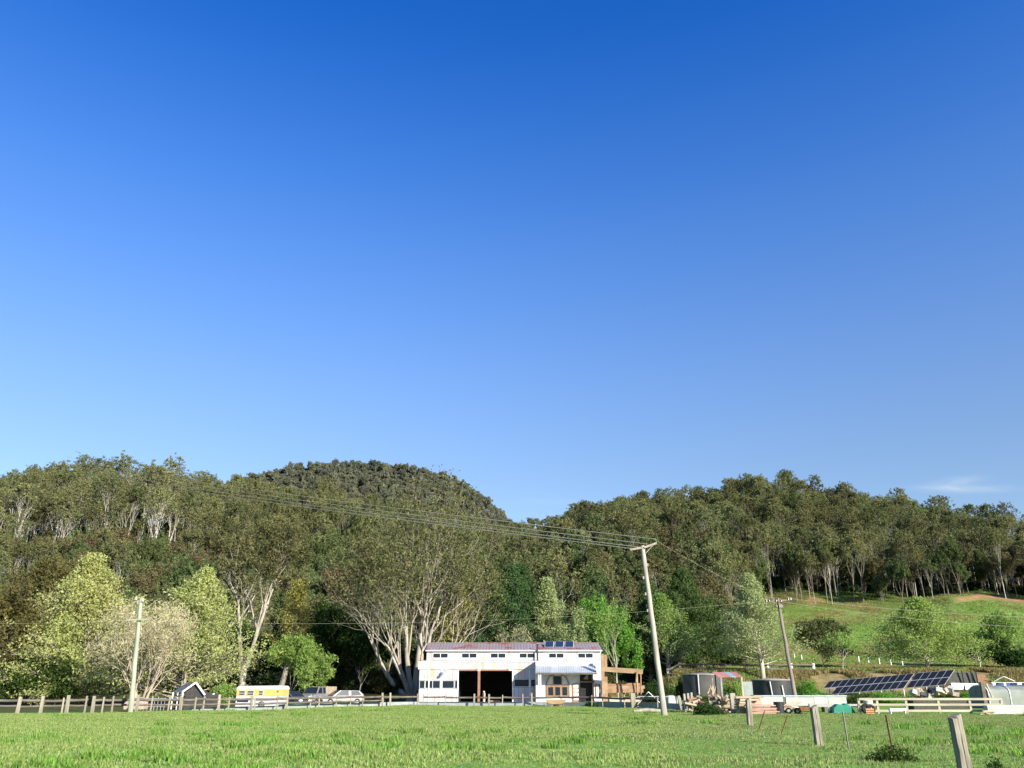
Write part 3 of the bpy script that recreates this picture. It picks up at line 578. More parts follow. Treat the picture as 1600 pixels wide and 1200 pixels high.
# which show most: a coarse depth test, nearest first
buf = np.zeros((300, 400), bool); vis = np.zeros(len(X))
yy, xx = np.mgrid[0:300, 0:400]
def cover(cx, top, bot, wpx, count=True):
    x0, x1 = max(0, int((cx - wpx / 2) / 4)), min(400, int((cx + wpx / 2) / 4) + 1); y0, y1 = max(0, int(top / 4)), min(300, int(bot / 4) + 1)
    if x1 <= x0 or y1 <= y0: return 0
    ex = (xx[y0:y1, x0:x1] * 4 + 2 - cx) / (wpx / 2 + 1e-6); ey = (yy[y0:y1, x0:x1] * 4 + 2 - (top + bot) / 2) / ((bot - top) / 2 + 1e-6)
    mk = ex * ex + ey * ey < 1; sub = buf[y0:y1, x0:x1]; c = int((mk & ~sub).sum()); sub |= mk; return c
for hpx, top, hy, wm in HERO: cover(hpx, top, 1085, wm / hy * 1330 * .8)
order = np.argsort(np.hypot(X, Y))
for i in order:
    cx, top = to_px(X[i], Y[i], Z[i] + Hs[i]); _, bot = to_px(X[i], Y[i], Z[i] + Hs[i] * .25)
    vis[i] = cover(cx, top, bot, Ws[i] / Y[i] * 1300 * .85)
rank = np.argsort(-vis); chosen = rank[:255]; chosen = chosen[vis[chosen] > 3]
is_ch = np.zeros(len(X), bool); is_ch[chosen] = True
# labels: where the tree stands against the things one can find
LM = [(-60, 40, 'above the left edge trees'), (40, 110, 'above the widest poplar on its left'), (110, 190, 'above the top of the widest poplar'), (190, 250, 'above the left power pole'), (250, 330, 'above the poplar behind the hut'), (330, 400, 'behind the twin-trunked gum'), (400, 480, 'above the parked cars'), (480, 560, 'left of the big gum crown'),
      (560, 650, 'behind the left half of the big gum'), (650, 740, 'behind the right half of the big gum'), (740, 800, 'above the broad conifer'), (800, 850, 'above the narrow conifer under the saddle'), (850, 900, 'above the poplar behind the shed chimney'), (900, 955, 'above the bright green tree'), (955, 1010, 'left of the tall leaning pole top'), (1010, 1060, 'right of the tall leaning pole top'),
      (1060, 1110, 'above the feathery she-oak'), (1110, 1160, 'left of the airy pale poplar'), (1160, 1210, 'above the airy pale poplar'), (1210, 1265, 'above the dark utility pole'), (1265, 1320, 'above the round olive tree'), (1320, 1380, 'above the left half of the solar panels'), (1380, 1430, 'above the right half of the solar panels'), (1430, 1490, 'above the wide light green tree'), (1490, 1550, 'above the shade cloth screen'), (1550, 1660, 'above the clothesline')]
ROWS = [(.80, 'skyline'), (.52, 'upper slope'), (.25, 'middle slope'), (-9, 'lower slope')]
ORD = ['leftmost', 'second', 'third', 'fourth', 'fifth', 'sixth', 'seventh', 'eighth', 'ninth', 'tenth', 'eleventh', 'twelfth']
cells = {}
for i in chosen:
    pxx = to_px(X[i], Y[i], Z[i] + Hs[i] * .8)[0]
    where = next((w_ for a, b, w_ in LM if a <= pxx < b), LM[0][2] if pxx < 0 else LM[-1][2]); row = next(r_ for t_, r_ in ROWS if REL[i] >= t_)
    cells.setdefault((FK[K[i]][3], row, where), []).append((pxx, i))
for (word, row, where), L_ in cells.items():
    L_.sort()
    for q, (pxx, i) in enumerate(L_):
        lab = f'{word} on the {row} {where}'
        if len(L_) > 1: lab = f'{ORD[min(q, 11)]}{" from left" if 0 < q else ""} {word}, {row}, {where}'
        wm, cm, _ = FK[K[i]][0]
        r = thing('gum_tree', lab, 'tree', (X[i], Y[i], Z[i]), RZ[i], 'gum trees on the wooded hills'); r.scale = (S[i],) * 3
        link('trunk', wm, r); link('crown', cm, r)
protos = [bpy.data.objects.new('hill_gum', f[0][2]) for f in FK]
rest = ~is_ch
o = scatter('hill_forest', np.stack([X, Y, Z], 1)[rest], RZ[rest], S[rest], K[rest], protos); tag(o, 'mass of olive green gum forest covering the near hills', 'forest')
Z2 = ground(X2, Y2) - .3; n2 = len(X2)
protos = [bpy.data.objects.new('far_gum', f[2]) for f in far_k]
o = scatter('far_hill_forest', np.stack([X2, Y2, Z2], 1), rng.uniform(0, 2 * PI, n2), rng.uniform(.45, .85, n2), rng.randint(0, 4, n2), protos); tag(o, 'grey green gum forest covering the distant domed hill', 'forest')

# undergrowth: leafy shrubs under the wood and behind the valley trees
ug = [kind_mesh(gum(s_, 4, 5, bare=.08, levels=3, cn=70, cr=.9, flat=.8, leaf=.38, kids=(5, 4, 3), ang=((.5, 1.2), (.4, 1), (.4, 1)), leaf_from=1, along=.7), 'undergrowth', bark_grey, m_) for s_, m_ in ((201, lf_dark), (202, lf_scrub), (203, lf_gum2))]
n = 6000
Xu = rng.uniform(-190, 210, n); Yu = rng.uniform(118, 340, n); pu, Yeu, azu = px_of(Xu, Yu); tl = treeline(Xu, Yu)
ok = (Yeu > tl - 8) & (np.abs(azu) < R(37)) & (Yeu < 340) & ~((pu > 1120) & (Yeu < tl + 14)) & ((pu > 1120) | (rng.rand(n) < .45)); Xu, Yu = Xu[ok], Yu[ok]; n = len(Xu)
o = scatter('undergrowth', np.stack([Xu, Yu, ground(Xu, Yu) - .2], 1), rng.uniform(0, 6.28, n), np.where(px_of(Xu, Yu)[0] > 1120, rng.uniform(.25, .8, n), rng.uniform(.5, 1.3, n)), rng.randint(0, 3, n), [bpy.data.objects.new('thicket', u_[2]) for u_ in ug]); tag(o, 'dark leafy undergrowth below the hill trees', 'undergrowth')

# ------------------------------------------------------------------ grass
def tuft(seed, n, h, spread, wd, lm):
    r_ = np.random.RandomState(seed); V = []; T = []; TI = []
    for k in range(n):
        a = r_.uniform(0, 6.28); b = np.array([math.cos(a), math.sin(a), 0]) * spread * math.sqrt(r_.rand()); hh = h * r_.uniform(.5, 1.1); l = r_.uniform(.1, .6) * hh
        d = np.array([math.cos(a + r_.normal(0, .8)), math.sin(a + r_.normal(0, .8)), 0]); s_ = np.array([-d[1], d[0], 0]) * wd * r_.uniform(.7, 1.3)
        p1 = b + d * l * .35 + np.array([0, 0, hh * .6]); p2 = b + d * l + np.array([0, 0, hh]); q = len(V)
        V += [b - s_, b + s_, p1 - s_ * .8, p1 + s_ * .8, p2]; T += [(q, q + 1, q + 3), (q, q + 3, q + 2), (q + 2, q + 3, q + 4)]; TI += [r_.rand()] * 3
    return tri_mesh('tuft', np.array(V), np.array(T), [lm], tint=TI)
lf_grass = leaf_mat('grass_blades', (.165, .30, .045), (.325, .50, .105), rand=.12, hue=.012, trans=.45, third=(.46, .50, .20))
lf_grass2 = leaf_mat('darker_grass_blades', (.08, .17, .03), (.19, .32, .07), rand=.15, hue=.012, trans=.4, third=(.40, .42, .18))
lf_dryg = leaf_mat('dry_grass_blades', (.18, .15, .06), (.46, .38, .17), rand=.25, hue=.02, trans=.3)
FPX_ = [-400, -150, 0, 200, 300, 430, 550, 650, 850, 940, 1030, 1066, 1100, 1600, 2000]
FYY = [54, 58, 61, 64, 67, 73.6, 83, 89, 88, 84, 76, 72, 64, 61, 60]
def fence_y(px): return float(np.interp(px, FPX_, FYY))
n = 190000
Yg = 12 + (93 - 12) * np.sqrt(rng.rand(n)); Xg = rng.uniform(-.78, .80, n) * Yg
pxh = 800 + 1384 * Xg / Yg; lim = np.interp(pxh, FPX_, FYY); ok = Yg < lim - .1
Xg, Yg = Xg[ok], Yg[ok]; n = len(Xg)
dens = vnoise(Xg / 5, Yg / 2.5, 41) + .5 * vnoise(Xg / 1.3, Yg / 1.1, 42)
Sg = np.clip(.75 + dens * .8, .35, 1.5) * rng.uniform(.7, 1.25, n) * np.where(Xg / Yg > .18, .72, 1.0)
o = scatter('paddock_grass', np.stack([Xg, Yg, ground(Xg, Yg) - .01], 1), rng.uniform(0, 6.28, n), Sg, rng.randint(0, 4, n) + 4 * (rng.rand(n) < np.clip((Xg / Yg - .14 + .12 * vnoise(Xg / 6, Yg / 6, 44)) / .12, 0, .62)), [bpy.data.objects.new('grass_tuft', tuft(s_, 20, .135, .26, .010 + .004 * (s_ % 2), lf_grass if s_ < 5 else lf_grass2)) for s_ in (1, 2, 3, 4, 5, 6, 7, 8)]); tag(o, 'lush green paddock grass in the foreground', 'grass')
# pale clover flecks and yellow weeds
def fleck(seed, lm):
    r_ = np.random.RandomState(seed); V = []; T = []
    for k in range(5):
        c = np.array([r_.uniform(-.2, .2), r_.uniform(-.2, .2), r_.uniform(.08, .16)]); a = r_.uniform(0, 6.28); q = len(V); s_ = .022
        for t in range(4): V.append(c + np.array([math.cos(a + t * PI / 2) * s_, math.sin(a + t * PI / 2) * s_, .008 * (t % 2)]))
        T += [(q, q + 1, q + 2), (q, q + 2, q + 3)]
    return tri_mesh('fleck', np.array(V), np.array(T), [lm], tint=np.ones(len(T)) * .5)
n = 1500; Yg = rng.uniform(16, 62, n); Xg = rng.uniform(-.62, .75, n) * Yg; ok = (vnoise(Xg / 4, Yg / 4, 71) > .0) & ((Xg / Yg > .1) | (rng.rand(n) < .25)); Xg, Yg = Xg[ok], Yg[ok]; n = len(Xg)
o = scatter('clover_flowers', np.stack([Xg, Yg, ground(Xg, Yg)], 1), rng.uniform(0, 6.28, n), rng.uniform(.7, 1.4, n), rng.randint(0, 2, n), [bpy.data.objects.new('clover', fleck(1, leaf_mat('clover_petals', (.7, .7, .62), (.7, .7, .62)))), bpy.data.objects.new('clover.001', fleck(2, leaf_mat('yellow_petals', (.6, .58, .2), (.6, .58, .2))))]); tag(o, 'tiny pale flowers dotted through the paddock grass', 'flowers')
# rank dark clumps
n = 900; Yg = rng.uniform(17, 84, n); Xg = rng.uniform(-.62, .75, n) * Yg; pxh = 800 + 1384 * Xg / Yg; ok = (Yg < np.interp(pxh, FPX_, FYY) - 1) & (vnoise(Xg / 7, Yg / 7, 51) > .08); Xg, Yg = Xg[ok], Yg[ok]; n = len(Xg)
lf_rank = leaf_mat('rank_grass_blades', (.09, .19, .03), (.22, .39, .07), rand=.2, hue=.01)
o = scatter('rank_grass', np.stack([Xg, Yg, ground(Xg, Yg)], 1), rng.uniform(0, 6.28, n), rng.uniform(.6, 1.4, n), rng.randint(0, 2, n), [bpy.data.objects.new('rank_tuft', tuft(s_, 60, .20, .42, .014, lf_rank)) for s_ in (5, 6)]); tag(o, 'darker rank clumps in the paddock grass', 'grass')
n = 60000; Yg = 118 + 160 * rng.rand(n) ** .8; Xg = rng.uniform(.22, .78, n) * Yg; pb, Yb, _ = px_of(Xg, Yg); ok = (pb > 1110) & (Yb > 121) & (Yb < treeline(Xg, Yg) + 25) & ~((np.abs(Yb - treeline(Xg, Yg) + 7) < 5) & (pb > 1455) & (pb < 1640)); Xg, Yg = Xg[ok], Yg[ok]; n = len(Xg)
lf_past = leaf_mat('pasture_blades', (.15, .25, .045), (.31, .43, .12), rand=.15, hue=.015, trans=.3)
o = scatter('pasture_grass', np.stack([Xg, Yg, ground(Xg, Yg)], 1), rng.uniform(0, 6.28, n), rng.uniform(.5, 1.4, n) * (1 + vnoise(Xg / 6, Yg / 6, 81)), (vnoise(Xg / 12, Yg / 9, 82) + rng.normal(0, .2, n) > .18).astype(int), [bpy.data.objects.new('pasture_tuft', tuft(11, 22, .16, .45, .035, lf_past)), bpy.data.objects.new('pasture_tuft.001', tuft(12, 22, .20, .45, .035, lf_dryg))]); tag(o, 'cropped grass on the hillside pasture', 'grass')
n = 26000; Yg = rng.uniform(99, 124, n); Xg = rng.uniform(.10, .78, n) * Yg; pb, Yb, _ = px_of(Xg, Yg)
ok = (Yb < 121 + 4 * vnoise(Xg / 8, Yg / 8, 7)) & (vnoise(Xg / 3, Yg / 3, 61) > -.2) & ~((pb < 1100) & (Yb < 103)); Xg, Yg = Xg[ok], Yg[ok]; n = len(Xg)
o = scatter('dry_grass', np.stack([Xg, Yg, ground(Xg, Yg)], 1), rng.uniform(0, 6.28, n), rng.uniform(.6, 1.5, n), (vnoise(Xg / 6, Yg / 6, 62) + rng.normal(0, .15, n) > .1).astype(int), [bpy.data.objects.new('bank_tuft', tuft(7, 26, .42, .35, .03, lf_dryg)), bpy.data.objects.new('bank_tuft.001', tuft(8, 26, .40, .35, .03, lf_grass))]); tag(o, 'straw coloured dry grass on the bank below the road fence', 'grass')

# ------------------------------------------------------------------ materials for built things
m_white = M('white_painted_metal', (.56, .55, .55), (.45, .44, .43), scale=.7, rough=.55, c3=(.50, .36, .27), c3_scale=1.5, c3_amt=.46, stretch=(1.2, 1.2, .30), rand=.10)
m_white2 = M('clean_white_metal', (.60, .60, .60), (.50, .50, .50), scale=.6, rough=.5, rand=.06)
m_trim = M('white_trim', (.78, .78, .77), (.70, .70, .68), scale=2)
m_roof = M('faded_red_roof', (.26, .185, .18), (.25, .22, .235), scale=.35, rough=.6, c3=(.26, .09, .07), c3_scale=.45, c3_amt=.42, rand=.06)
m_iron = M('galvanised_iron', (.46, .50, .51), (.38, .43, .44), scale=.8, rough=.45, metal=.25, rand=.10)
m_ironold = M('old_iron', (.34, .33, .31), (.26, .22, .19), scale=1.2, rough=.7, rand=.1)
m_glass = M('dark_window_glass', (.012, .018, .028), (.016, .026, .036), rough=.25, spec=.25)
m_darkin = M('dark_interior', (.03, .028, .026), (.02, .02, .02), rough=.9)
m_conc = M('pale_concrete', (.30, .33, .31), (.22, .25, .23), scale=1.5, rough=.9, bump=.2, rand=.05)
m_orange = M('oiled_timber', (.31, .19, .11), (.23, .13, .07), scale=2.5, rough=.6, stretch=(1, 1, .2), rand=.1)
m_log = M('orange_log', (.37, .255, .145), (.26, .16, .085), scale=2, rough=.7, bump=.3, stretch=(.4, 1, 1), rand=.1)
m_brown = M('red_brown_post', (.30, .15, .10), (.24, .12, .08), scale=3)
m_post = M('weathered_post', (.36, .33, .26), (.22, .20, .15), scale=3, rough=.9, bump=.4, stretch=(1, 1, .2), rand=.16)
m_rail = M('dark_weathered_rail', (.17, .145, .115), (.105, .09, .07), scale=2.5, rough=.9, bump=.3, stretch=(.3, 1, 1), rand=.15)
m_paler = M('pale_sawn_rail', (.44, .40, .30), (.33, .29, .21), scale=2, rough=.85, stretch=(.3, 1, 1), rand=.08)
m_pole = M('pole_timber', (.40, .37, .31), (.26, .23, .19), scale=2.2, rough=.85, bump=.5, stretch=(2, 2, .12), rand=.03)
m_poleg = M('greenish_pole_timber', (.34, .36, .27), (.24, .26, .19), scale=2.2, rough=.85, bump=.4, stretch=(2, 2, .12))
m_poled = M('dark_pole_timber', (.27, .22, .18), (.17, .14, .11), scale=2.2, rough=.85, bump=.4, stretch=(2, 2, .12))
m_wire = M('wire_aluminium', (.50, .46, .34), (.45, .42, .30), rough=.6)
m_ceram = M('dark_insulator', (.05, .035, .03), rough=.2)
m_ceramw = M('pale_insulator', (.6, .6, .58), rough=.3)
m_tank = M('dark_poly_tank', (.045, .046, .048), (.03, .032, .034), scale=1.5, rough=.5)
m_tankg = M('grey_concrete_tank', (.10, .098, .09), (.065, .062, .058), scale=1.2, rough=.8)
m_rust = M('rusty_steel', (.28, .12, .06), (.18, .08, .04), scale=5, rough=.9)
m_redroof = M('rusty_red_sheet', (.48, .15, .11), (.42, .24, .22), scale=1.0, rough=.7, rand=.2)
m_panel = M('solar_cells', (.016, .017, .019), (.022, .023, .025), scale=4, rough=.5, spec=.10, rand=.1)
m_alu = M('aluminium_frame', (.62, .63, .64), rough=.4, metal=.3)
m_plank = M('stacked_plank', (.48, .38, .27), (.34, .26, .18), scale=2, rough=.8, stretch=(.3, 1, 1), rand=.22)
m_sheetw = M('white_sheet', (.45, .45, .42), (.33, .33, .30), scale=.8, rough=.6, c3=(.55, .36, .2), c3_scale=.8, c3_amt=.34, rand=.05)
m_tyre = M('black_rubber', (.02, .02, .02), rough=.8)
m_rim = M('wheel_rim', (.5, .5, .5), rough=.3, metal=.7)
m_slate = M('slate_roof', (.17, .20, .20), (.10, .12, .12), scale=4, rough=.7, rand=.2)
m_darkwall = M('dark_board_wall', (.07, .065, .06), (.045, .04, .04), scale=3, rough=.9)
m_shade = M('shade_cloth', (.085, .085, .07), (.055, .055, .045), scale=6, rough=.95)
m_fabric = M('greenhouse_film', (.25, .27, .24), (.17, .19, .165), scale=1.1, rough=.6)
m_yellow = M('caravan_yellow', (.60, .42, .13), (.56, .39, .12), rough=.4)
m_green = M('green_plastic', (.02, .22, .14), rough=.5)
m_black = M('black_plastic', (.025, .027, .03), rough=.6)
m_blue = M('blue_cloth', (.04, .10, .33), rough=.9); m_navy = M('navy_cloth', (.02, .03, .09), rough=.9); m_cwhite = M('white_cloth', (.8, .8, .8), rough=.9)
def car_paint(n, c): return M(n, c, tuple(x * .96 for x in c), rough=.3, spec=.5)

# ------------------------------------------------------------------ shed
YF, YP, YC, YR = 95.0, 92.4, 97.6, 101.2         # front wall, projecting wall, clerestory, ridge
shed = thing('shed', 'long white iron shed with a red roof, dark open bays and six high windows', 'shed')
g0 = -.1
zl = zt(1035, YF)
xl, xr = at(655, 1060, YF).x, at(946, 1060, YP).x; xp = at(837, 1060, YP).x
def wall_piece(name, x0, x1, z0, z1, y, mat, th=.08, parent=shed): return MB().box(((x0 + x1) / 2, y + th / 2, (z0 + z1) / 2), (x1 - x0, th, z1 - z0)).build(name, mat, parent)
xb = lambda px, Y_=YF: at(px, 1060, Y_).x
b0, b1 = xb(716), xb(801); z_open = zt(1046, YF)
seams = [xl, xb(663), xb(671), xb(680), xb(689.5), xb(698), xb(707), b0]
for a, b in zip(seams[:-1], seams[1:]):                       # left wing sheets below and above the low windows
    wall_piece('wall_sheet', a + .012, b - .012, g0, zt(1076.5, YF), YF, m_white); wall_piece('wall_sheet', a + .012, b - .012, zt(1062.5, YF), z_open - .004, YF, m_white)
for a, b in ((xb(801), xb(810)), (xb(810), xb(820)), (xb(820), xb(829)), (xb(829), xp + .3)):
    wall_piece('wall_sheet', a + .012, b - .012, g0, zt(1074, YF), YF, m_white); wall_piece('wall_sheet', a + .012, b - .012, zt(1060.5, YF), z_open - .004, YF, m_white)
def window(x0, x1, z0, z1, y, n=2, fw=.07, fm=m_trim, parent=shed, name='window', glass=m_glass):
    fr = MB(); d = .06
    fr.box(((x0 + x1) / 2, y, z0 + fw / 2), (x1 - x0, d, fw)); fr.box(((x0 + x1) / 2, y, z1 - fw / 2), (x1 - x0, d, fw))
    for k in range(n + 1):
        x = x0 + fw / 2 + (x1 - x0 - fw) * k / n; fr.box((x, y - .002, (z0 + z1) / 2), (fw, d, z1 - z0 - 2 * fw))
    o_ = fr.build(name, fm, parent)
    for k in range(n):
        a = x0 + fw + (x1 - x0 - fw) * k / n; b = x0 + (x1 - x0 - fw) * (k + 1) / n
        MB().box(((a + b) / 2, y + .01, (z0 + z1) / 2), (b - a - .004, .012, z1 - z0 - 2 * fw - .004)).build('pane', glass, o_)
    return o_
zwa, zwb = zt(1075.8, YF), zt(1063.2, YF)
window(xl + .05, xb(664), zwa - .0, zwb, YF + .03, 1, .03); window(xb(664) + .04, xb(688), zwa, zwb, YF + .03, 2, .04); window(xb(691), xb(710), zwa, zwb, YF + .03, 1, .04); window(xb(710) + .05, xb(715.5), zwa, zwb, YF + .03, 1, .03)
window(xb(803), xb(827), zt(1073.4, YF), zt(1061, YF), YF + .03, 1, .05); window(xb(829), xp + .2, zt(1073.4, YF), zt(1061, YF), YF + .03, 1, .05)
for x0, x1 in ((xb(669.5), xb(671.2)), (xb(688.6), xb(690.4)), (xb(714.8), xb(716.6)), (xb(800.4), xb(802)), (xb(827.2), xb(828.8))):
    MB().box(((x0 + x1) / 2, YF - .03, (g0 + z_open) / 2), (x1 - x0, .07, z_open - g0 - .01)).build('wall_post', m_trim, shed)
fx = np.linspace(xl - .15, xp, 12)
for a, b in zip(fx[:-1], fx[1:]): wall_piece('fascia_sheet', a + .008, b - .008, z_open, zl, YF - .1, m_white, .1)
MB().box(((xl + xp) / 2 - .07, YF - .13, zl + .04), (xp - xl + .15, .16, .08)).build('gutter', m_trim, shed)
MB().box(((b0 + b1) / 2, YF - .02, z_open - .07), (b1 - b0, .12, .14)).build('lintel', m_brown, shed)
MB().box((xb(748.5), YF + .05, (z_open - .14 + g0) / 2), (.26, .26, z_open - .14 - g0)).build('bay_post', m_brown, shed)
# low lean-to roof, clerestory wall, main roof, back and side walls
zc = zt(1031.5, YC); zr0 = zt(1016, YC); zr1 = zt(1005, YR)
cxl, cxr = at(666.5, 1025, YC).x, at(939.5, 1025, YC).x
s_ = MB(); s_.add([(xl, YF, zl), (xr, YF, zl), (xr, YC + .04, zc), (xl, YC + .04, zc), (xl, YF, zl - .05), (xr, YF, zl - .05), (xr, YC + .04, zc - .05), (xl, YC + .04, zc - .05)], [(0, 1, 2, 3), (7, 6, 5, 4), (0, 4, 5, 1), (3, 2, 6, 7), (0, 3, 7, 4), (1, 5, 6, 2)]); s_.build('lean_to_roof', m_iron, shed)
cs = np.linspace(cxl, cxr, 16)
for a, b in zip(cs[:-1], cs[1:]): wall_piece('clerestory_sheet', a + .012, b - .012, zc - .1, zr0, YC, m_white, .08)
for a, b in ((676, 700.5), (721, 745.5), (766, 790.5), (811, 836), (857, 881.5), (902.5, 927)):
    window(at(a, 1025, YC).x, at(b, 1025, YC).x, zt(1028.6, YC), zt(1020.2, YC), YC - .03, 2, .06)
rs = np.linspace(cxl - .15, cxr + .1, 15)
for a, b in zip(rs[:-1], rs[1:]):
    r_ = MB(); dy = YR - YC + .25; dz_ = zr1 - zr0; n_ = 8
    prof = []
    for k in range(n_ + 1): prof.append((a + (b - a - .01) * k / n_, .022 * (k % 2)))
    vs = [(x, YC - .25, zr0 + h) for x, h in prof] + [(x, YR, zr1 + h) for x, h in prof]; r_.add(vs, [(k, k + 1, n_ + 2 + k, n_ + 1 + k) for k in range(n_)]); o_ = r_.build('roof_sheet', m_roof, shed)
    r2 = MB(); vs = [(a, YR, zr1), (b, YR, zr1), (b, YR + 3.9, zr0), (a, YR + 3.9, zr0)]; r2.add(vs, [(0, 1, 2, 3)]); r2.build('back_roof_sheet', m_roof, shed)
MB().box(((cxl + cxr) / 2, YR, zr1 + .03), (cxr - cxl + .3, .35, .06)).build('ridge_cap', m_roof, shed)
MB().box(((cxl + cxr) / 2, YC - .27, zr0 - .05), (cxr - cxl + .2, .08, .12)).build('gutter', m_trim, shed)
for x_, nm in ((xl, 'end_wall'), (xr - .08, 'end_wall')):
    e = MB(); prof = [(YF + .09, g0), (YR + 3.8, g0), (YR + 3.8, zr0 - .05), (YR, zr1 - .05), (YC + .09, zr0 - .1), (YC + .09, zc - .1), (YF + .09, zl - .06)]
    vs = [(x_, y, z) for y, z in prof] + [(x_ + .08, y, z) for y, z in prof]; k_ = len(prof)
    e.add(vs, [tuple(range(k_)), tuple(range(k_, 2 * k_))[::-1]] + [((i + 1) % k_, i, k_ + i, k_ + (i + 1) % k_) for i in range(k_)]); e.build(nm, m_white, shed)
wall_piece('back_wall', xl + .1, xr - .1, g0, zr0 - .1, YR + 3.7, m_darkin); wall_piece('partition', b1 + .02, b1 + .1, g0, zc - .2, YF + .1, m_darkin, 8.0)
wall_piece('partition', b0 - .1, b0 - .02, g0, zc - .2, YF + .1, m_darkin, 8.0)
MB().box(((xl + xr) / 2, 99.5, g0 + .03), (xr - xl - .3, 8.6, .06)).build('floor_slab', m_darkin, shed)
# projecting room on the right
zp = zt(1034, YP)
us = np.linspace(xp, xr, 7)
for a, b in zip(us[:-1], us[1:]): wall_piece('upper_wall_sheet', a + .008, b - .008, zt(1051.5, YP), zp, YP, m_white2, .1)
e = MB(); e.box((xp + .05, (YP + YF) / 2 + .05, (g0 + zp) / 2), (.1, YF - YP - .1, zp - g0)); e.build('side_wall', m_white2, shed)
e = MB(); e.box((xr - .05, (YP + YF) / 2 + .1, (g0 + zp) / 2), (.1, YF - YP - .02, zp - g0)); e.build('side_wall', m_white2, shed)
MB().box(((xp + xr) / 2, (YP + YF) / 2 + .05, zp + .03), (xr - xp + .1, YF - YP + .1, .06)).build('parapet_roof', m_trim, shed)
MB().cyl((xr - .12, YP - .05, g0), (xr - .12, YP - .05, zp), .05).build('downpipe', m_trim, shed)
P_ = lambda px, py, Y_=YP: (at(px, 1060, Y_).x, zt(py, Y_))
# wall below the verandah, left of, between and right of the openings
def wp(px0, px1, py0, py1, name='wall_sheet', mat=m_white2, y=YP, th=.1):
    x0, z1 = P_(px0, py0, y); x1, z0 = P_(px1, py1, y); return MB().box(((x0 + x1) / 2, y + th / 2, (z0 + z1) / 2), (x1 - x0, th, z1 - z0)).build(name, mat, shed)
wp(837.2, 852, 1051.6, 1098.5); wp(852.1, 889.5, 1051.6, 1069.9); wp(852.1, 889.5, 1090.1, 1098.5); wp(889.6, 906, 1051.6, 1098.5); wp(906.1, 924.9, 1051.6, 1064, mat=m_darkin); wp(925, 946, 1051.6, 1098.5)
# arched fanlight above the french windows
ax, az_ = P_(871, 1069.6); fan = MB(); rr_ = 1.15
for k in range(11):
    t0, t1 = PI * k / 11, PI * (k + 1) / 11; fan.beam((ax + rr_ * math.cos(t0), YP - .03, az_ + rr_ * .95 * math.sin(t0)), (ax + rr_ * math.cos(t1), YP - .03, az_ + rr_ * .95 * math.sin(t1)), .1, .08)
for dx in (-.42, .42): fan.beam((ax + dx, YP - .025, az_), (ax + dx, YP - .025, az_ + rr_ * .82), .08, .07)
fan = fan.build('fanlight', m_brown, shed); MB().box((ax, YP - .012, az_ + .42), (.74, .02, .8)).build('pane', m_glass, fan)
x0, z1 = P_(853, 1070.2); x1, z0 = P_(889, 1090); window(x0, x1, z0, z1, YP + .02, 3, .22, m_orange, name='french_window')
x0, z1 = P_(893.5, 1068); x1, z0 = P_(905.5, 1098); dr = MB().box(((x0 + x1) / 2, YP - .04, (z0 + z1) / 2), (x1 - x0, .06, z1 - z0)).build('door', m_orange, shed)
for k in range(4): MB().box(((x0 + x1) / 2, YP - .078, z0 + .22 + (k + .5) * (z1 - z0 - .3) / 4), (x1 - x0 - .3, .02, (z1 - z0) / 4 - .16)).build('door_pane', m_cwhite, dr)
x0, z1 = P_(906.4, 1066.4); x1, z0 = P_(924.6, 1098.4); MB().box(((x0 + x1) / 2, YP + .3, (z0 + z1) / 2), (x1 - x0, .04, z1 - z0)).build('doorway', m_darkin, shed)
MB().box(((x0 + x1) / 2 + .1, YP - .03, z1 + .06), (x1 - x0 + .3, .12, .14)).build('lintel', m_orange, shed); MB().box((x1 + .1, YP - .03, (z0 + z1) / 2 + .1), (.17, .12, z1 - z0 + .5)).build('door_jamb', m_orange, shed)
x0, z1 = P_(929.5, 1069); x1, z0 = P_(937, 1090); window(x0, x1, z0, z1, YP - .03, 1, .12, m_orange, glass=m_cwhite)
# verandah
ze0, ze1 = zt(1051.3, YP - 1.9), zt(1039.5, YP); vx0, vx1 = at(836.5, 1051, YP - 1.9).x, at(932.5, 1051, YP - 1.9).x; vs_ = np.linspace(vx0, vx1, 9)
for k, (a, b) in enumerate(zip(vs_[:-1], vs_[1:])):
    r_ = MB(); n_ = 8; prof = [(a + (b - a - .01) * q / n_, .02 * (q % 2)) for q in range(n_ + 1)]
    r_.add([(x, YP - 1.9, ze0 + h) for x, h in prof] + [(x + .08, YP - .01, ze1 + h) for x, h in prof], [(q, q + 1, n_ + 2 + q, n_ + 1 + q) for q in range(n_)]); r_.build('verandah_sheet', m_iron, shed)
MB().box(((vx0 + vx1) / 2, YP - 1.85, ze0 - .09), (vx1 - vx0, .07, .12)).build('verandah_beam', m_rail, shed)
for k in range(7):
    x = vx0 + .5 + k * (vx1 - vx0 - 1) / 6; MB().beam((x, YP - 1.8, ze0 - .06), (x, YP - .05, ze1 - .08), .07, .09).build('rafter', m_rail, shed)
for px_ in (841.5, 844.5): x = at(px_, 1070, YP - 1.75).x; MB().cyl((x, YP - 1.75, g0), (x, YP - 1.75, ze0 - .1), .07).build('verandah_post', m_trim, shed)
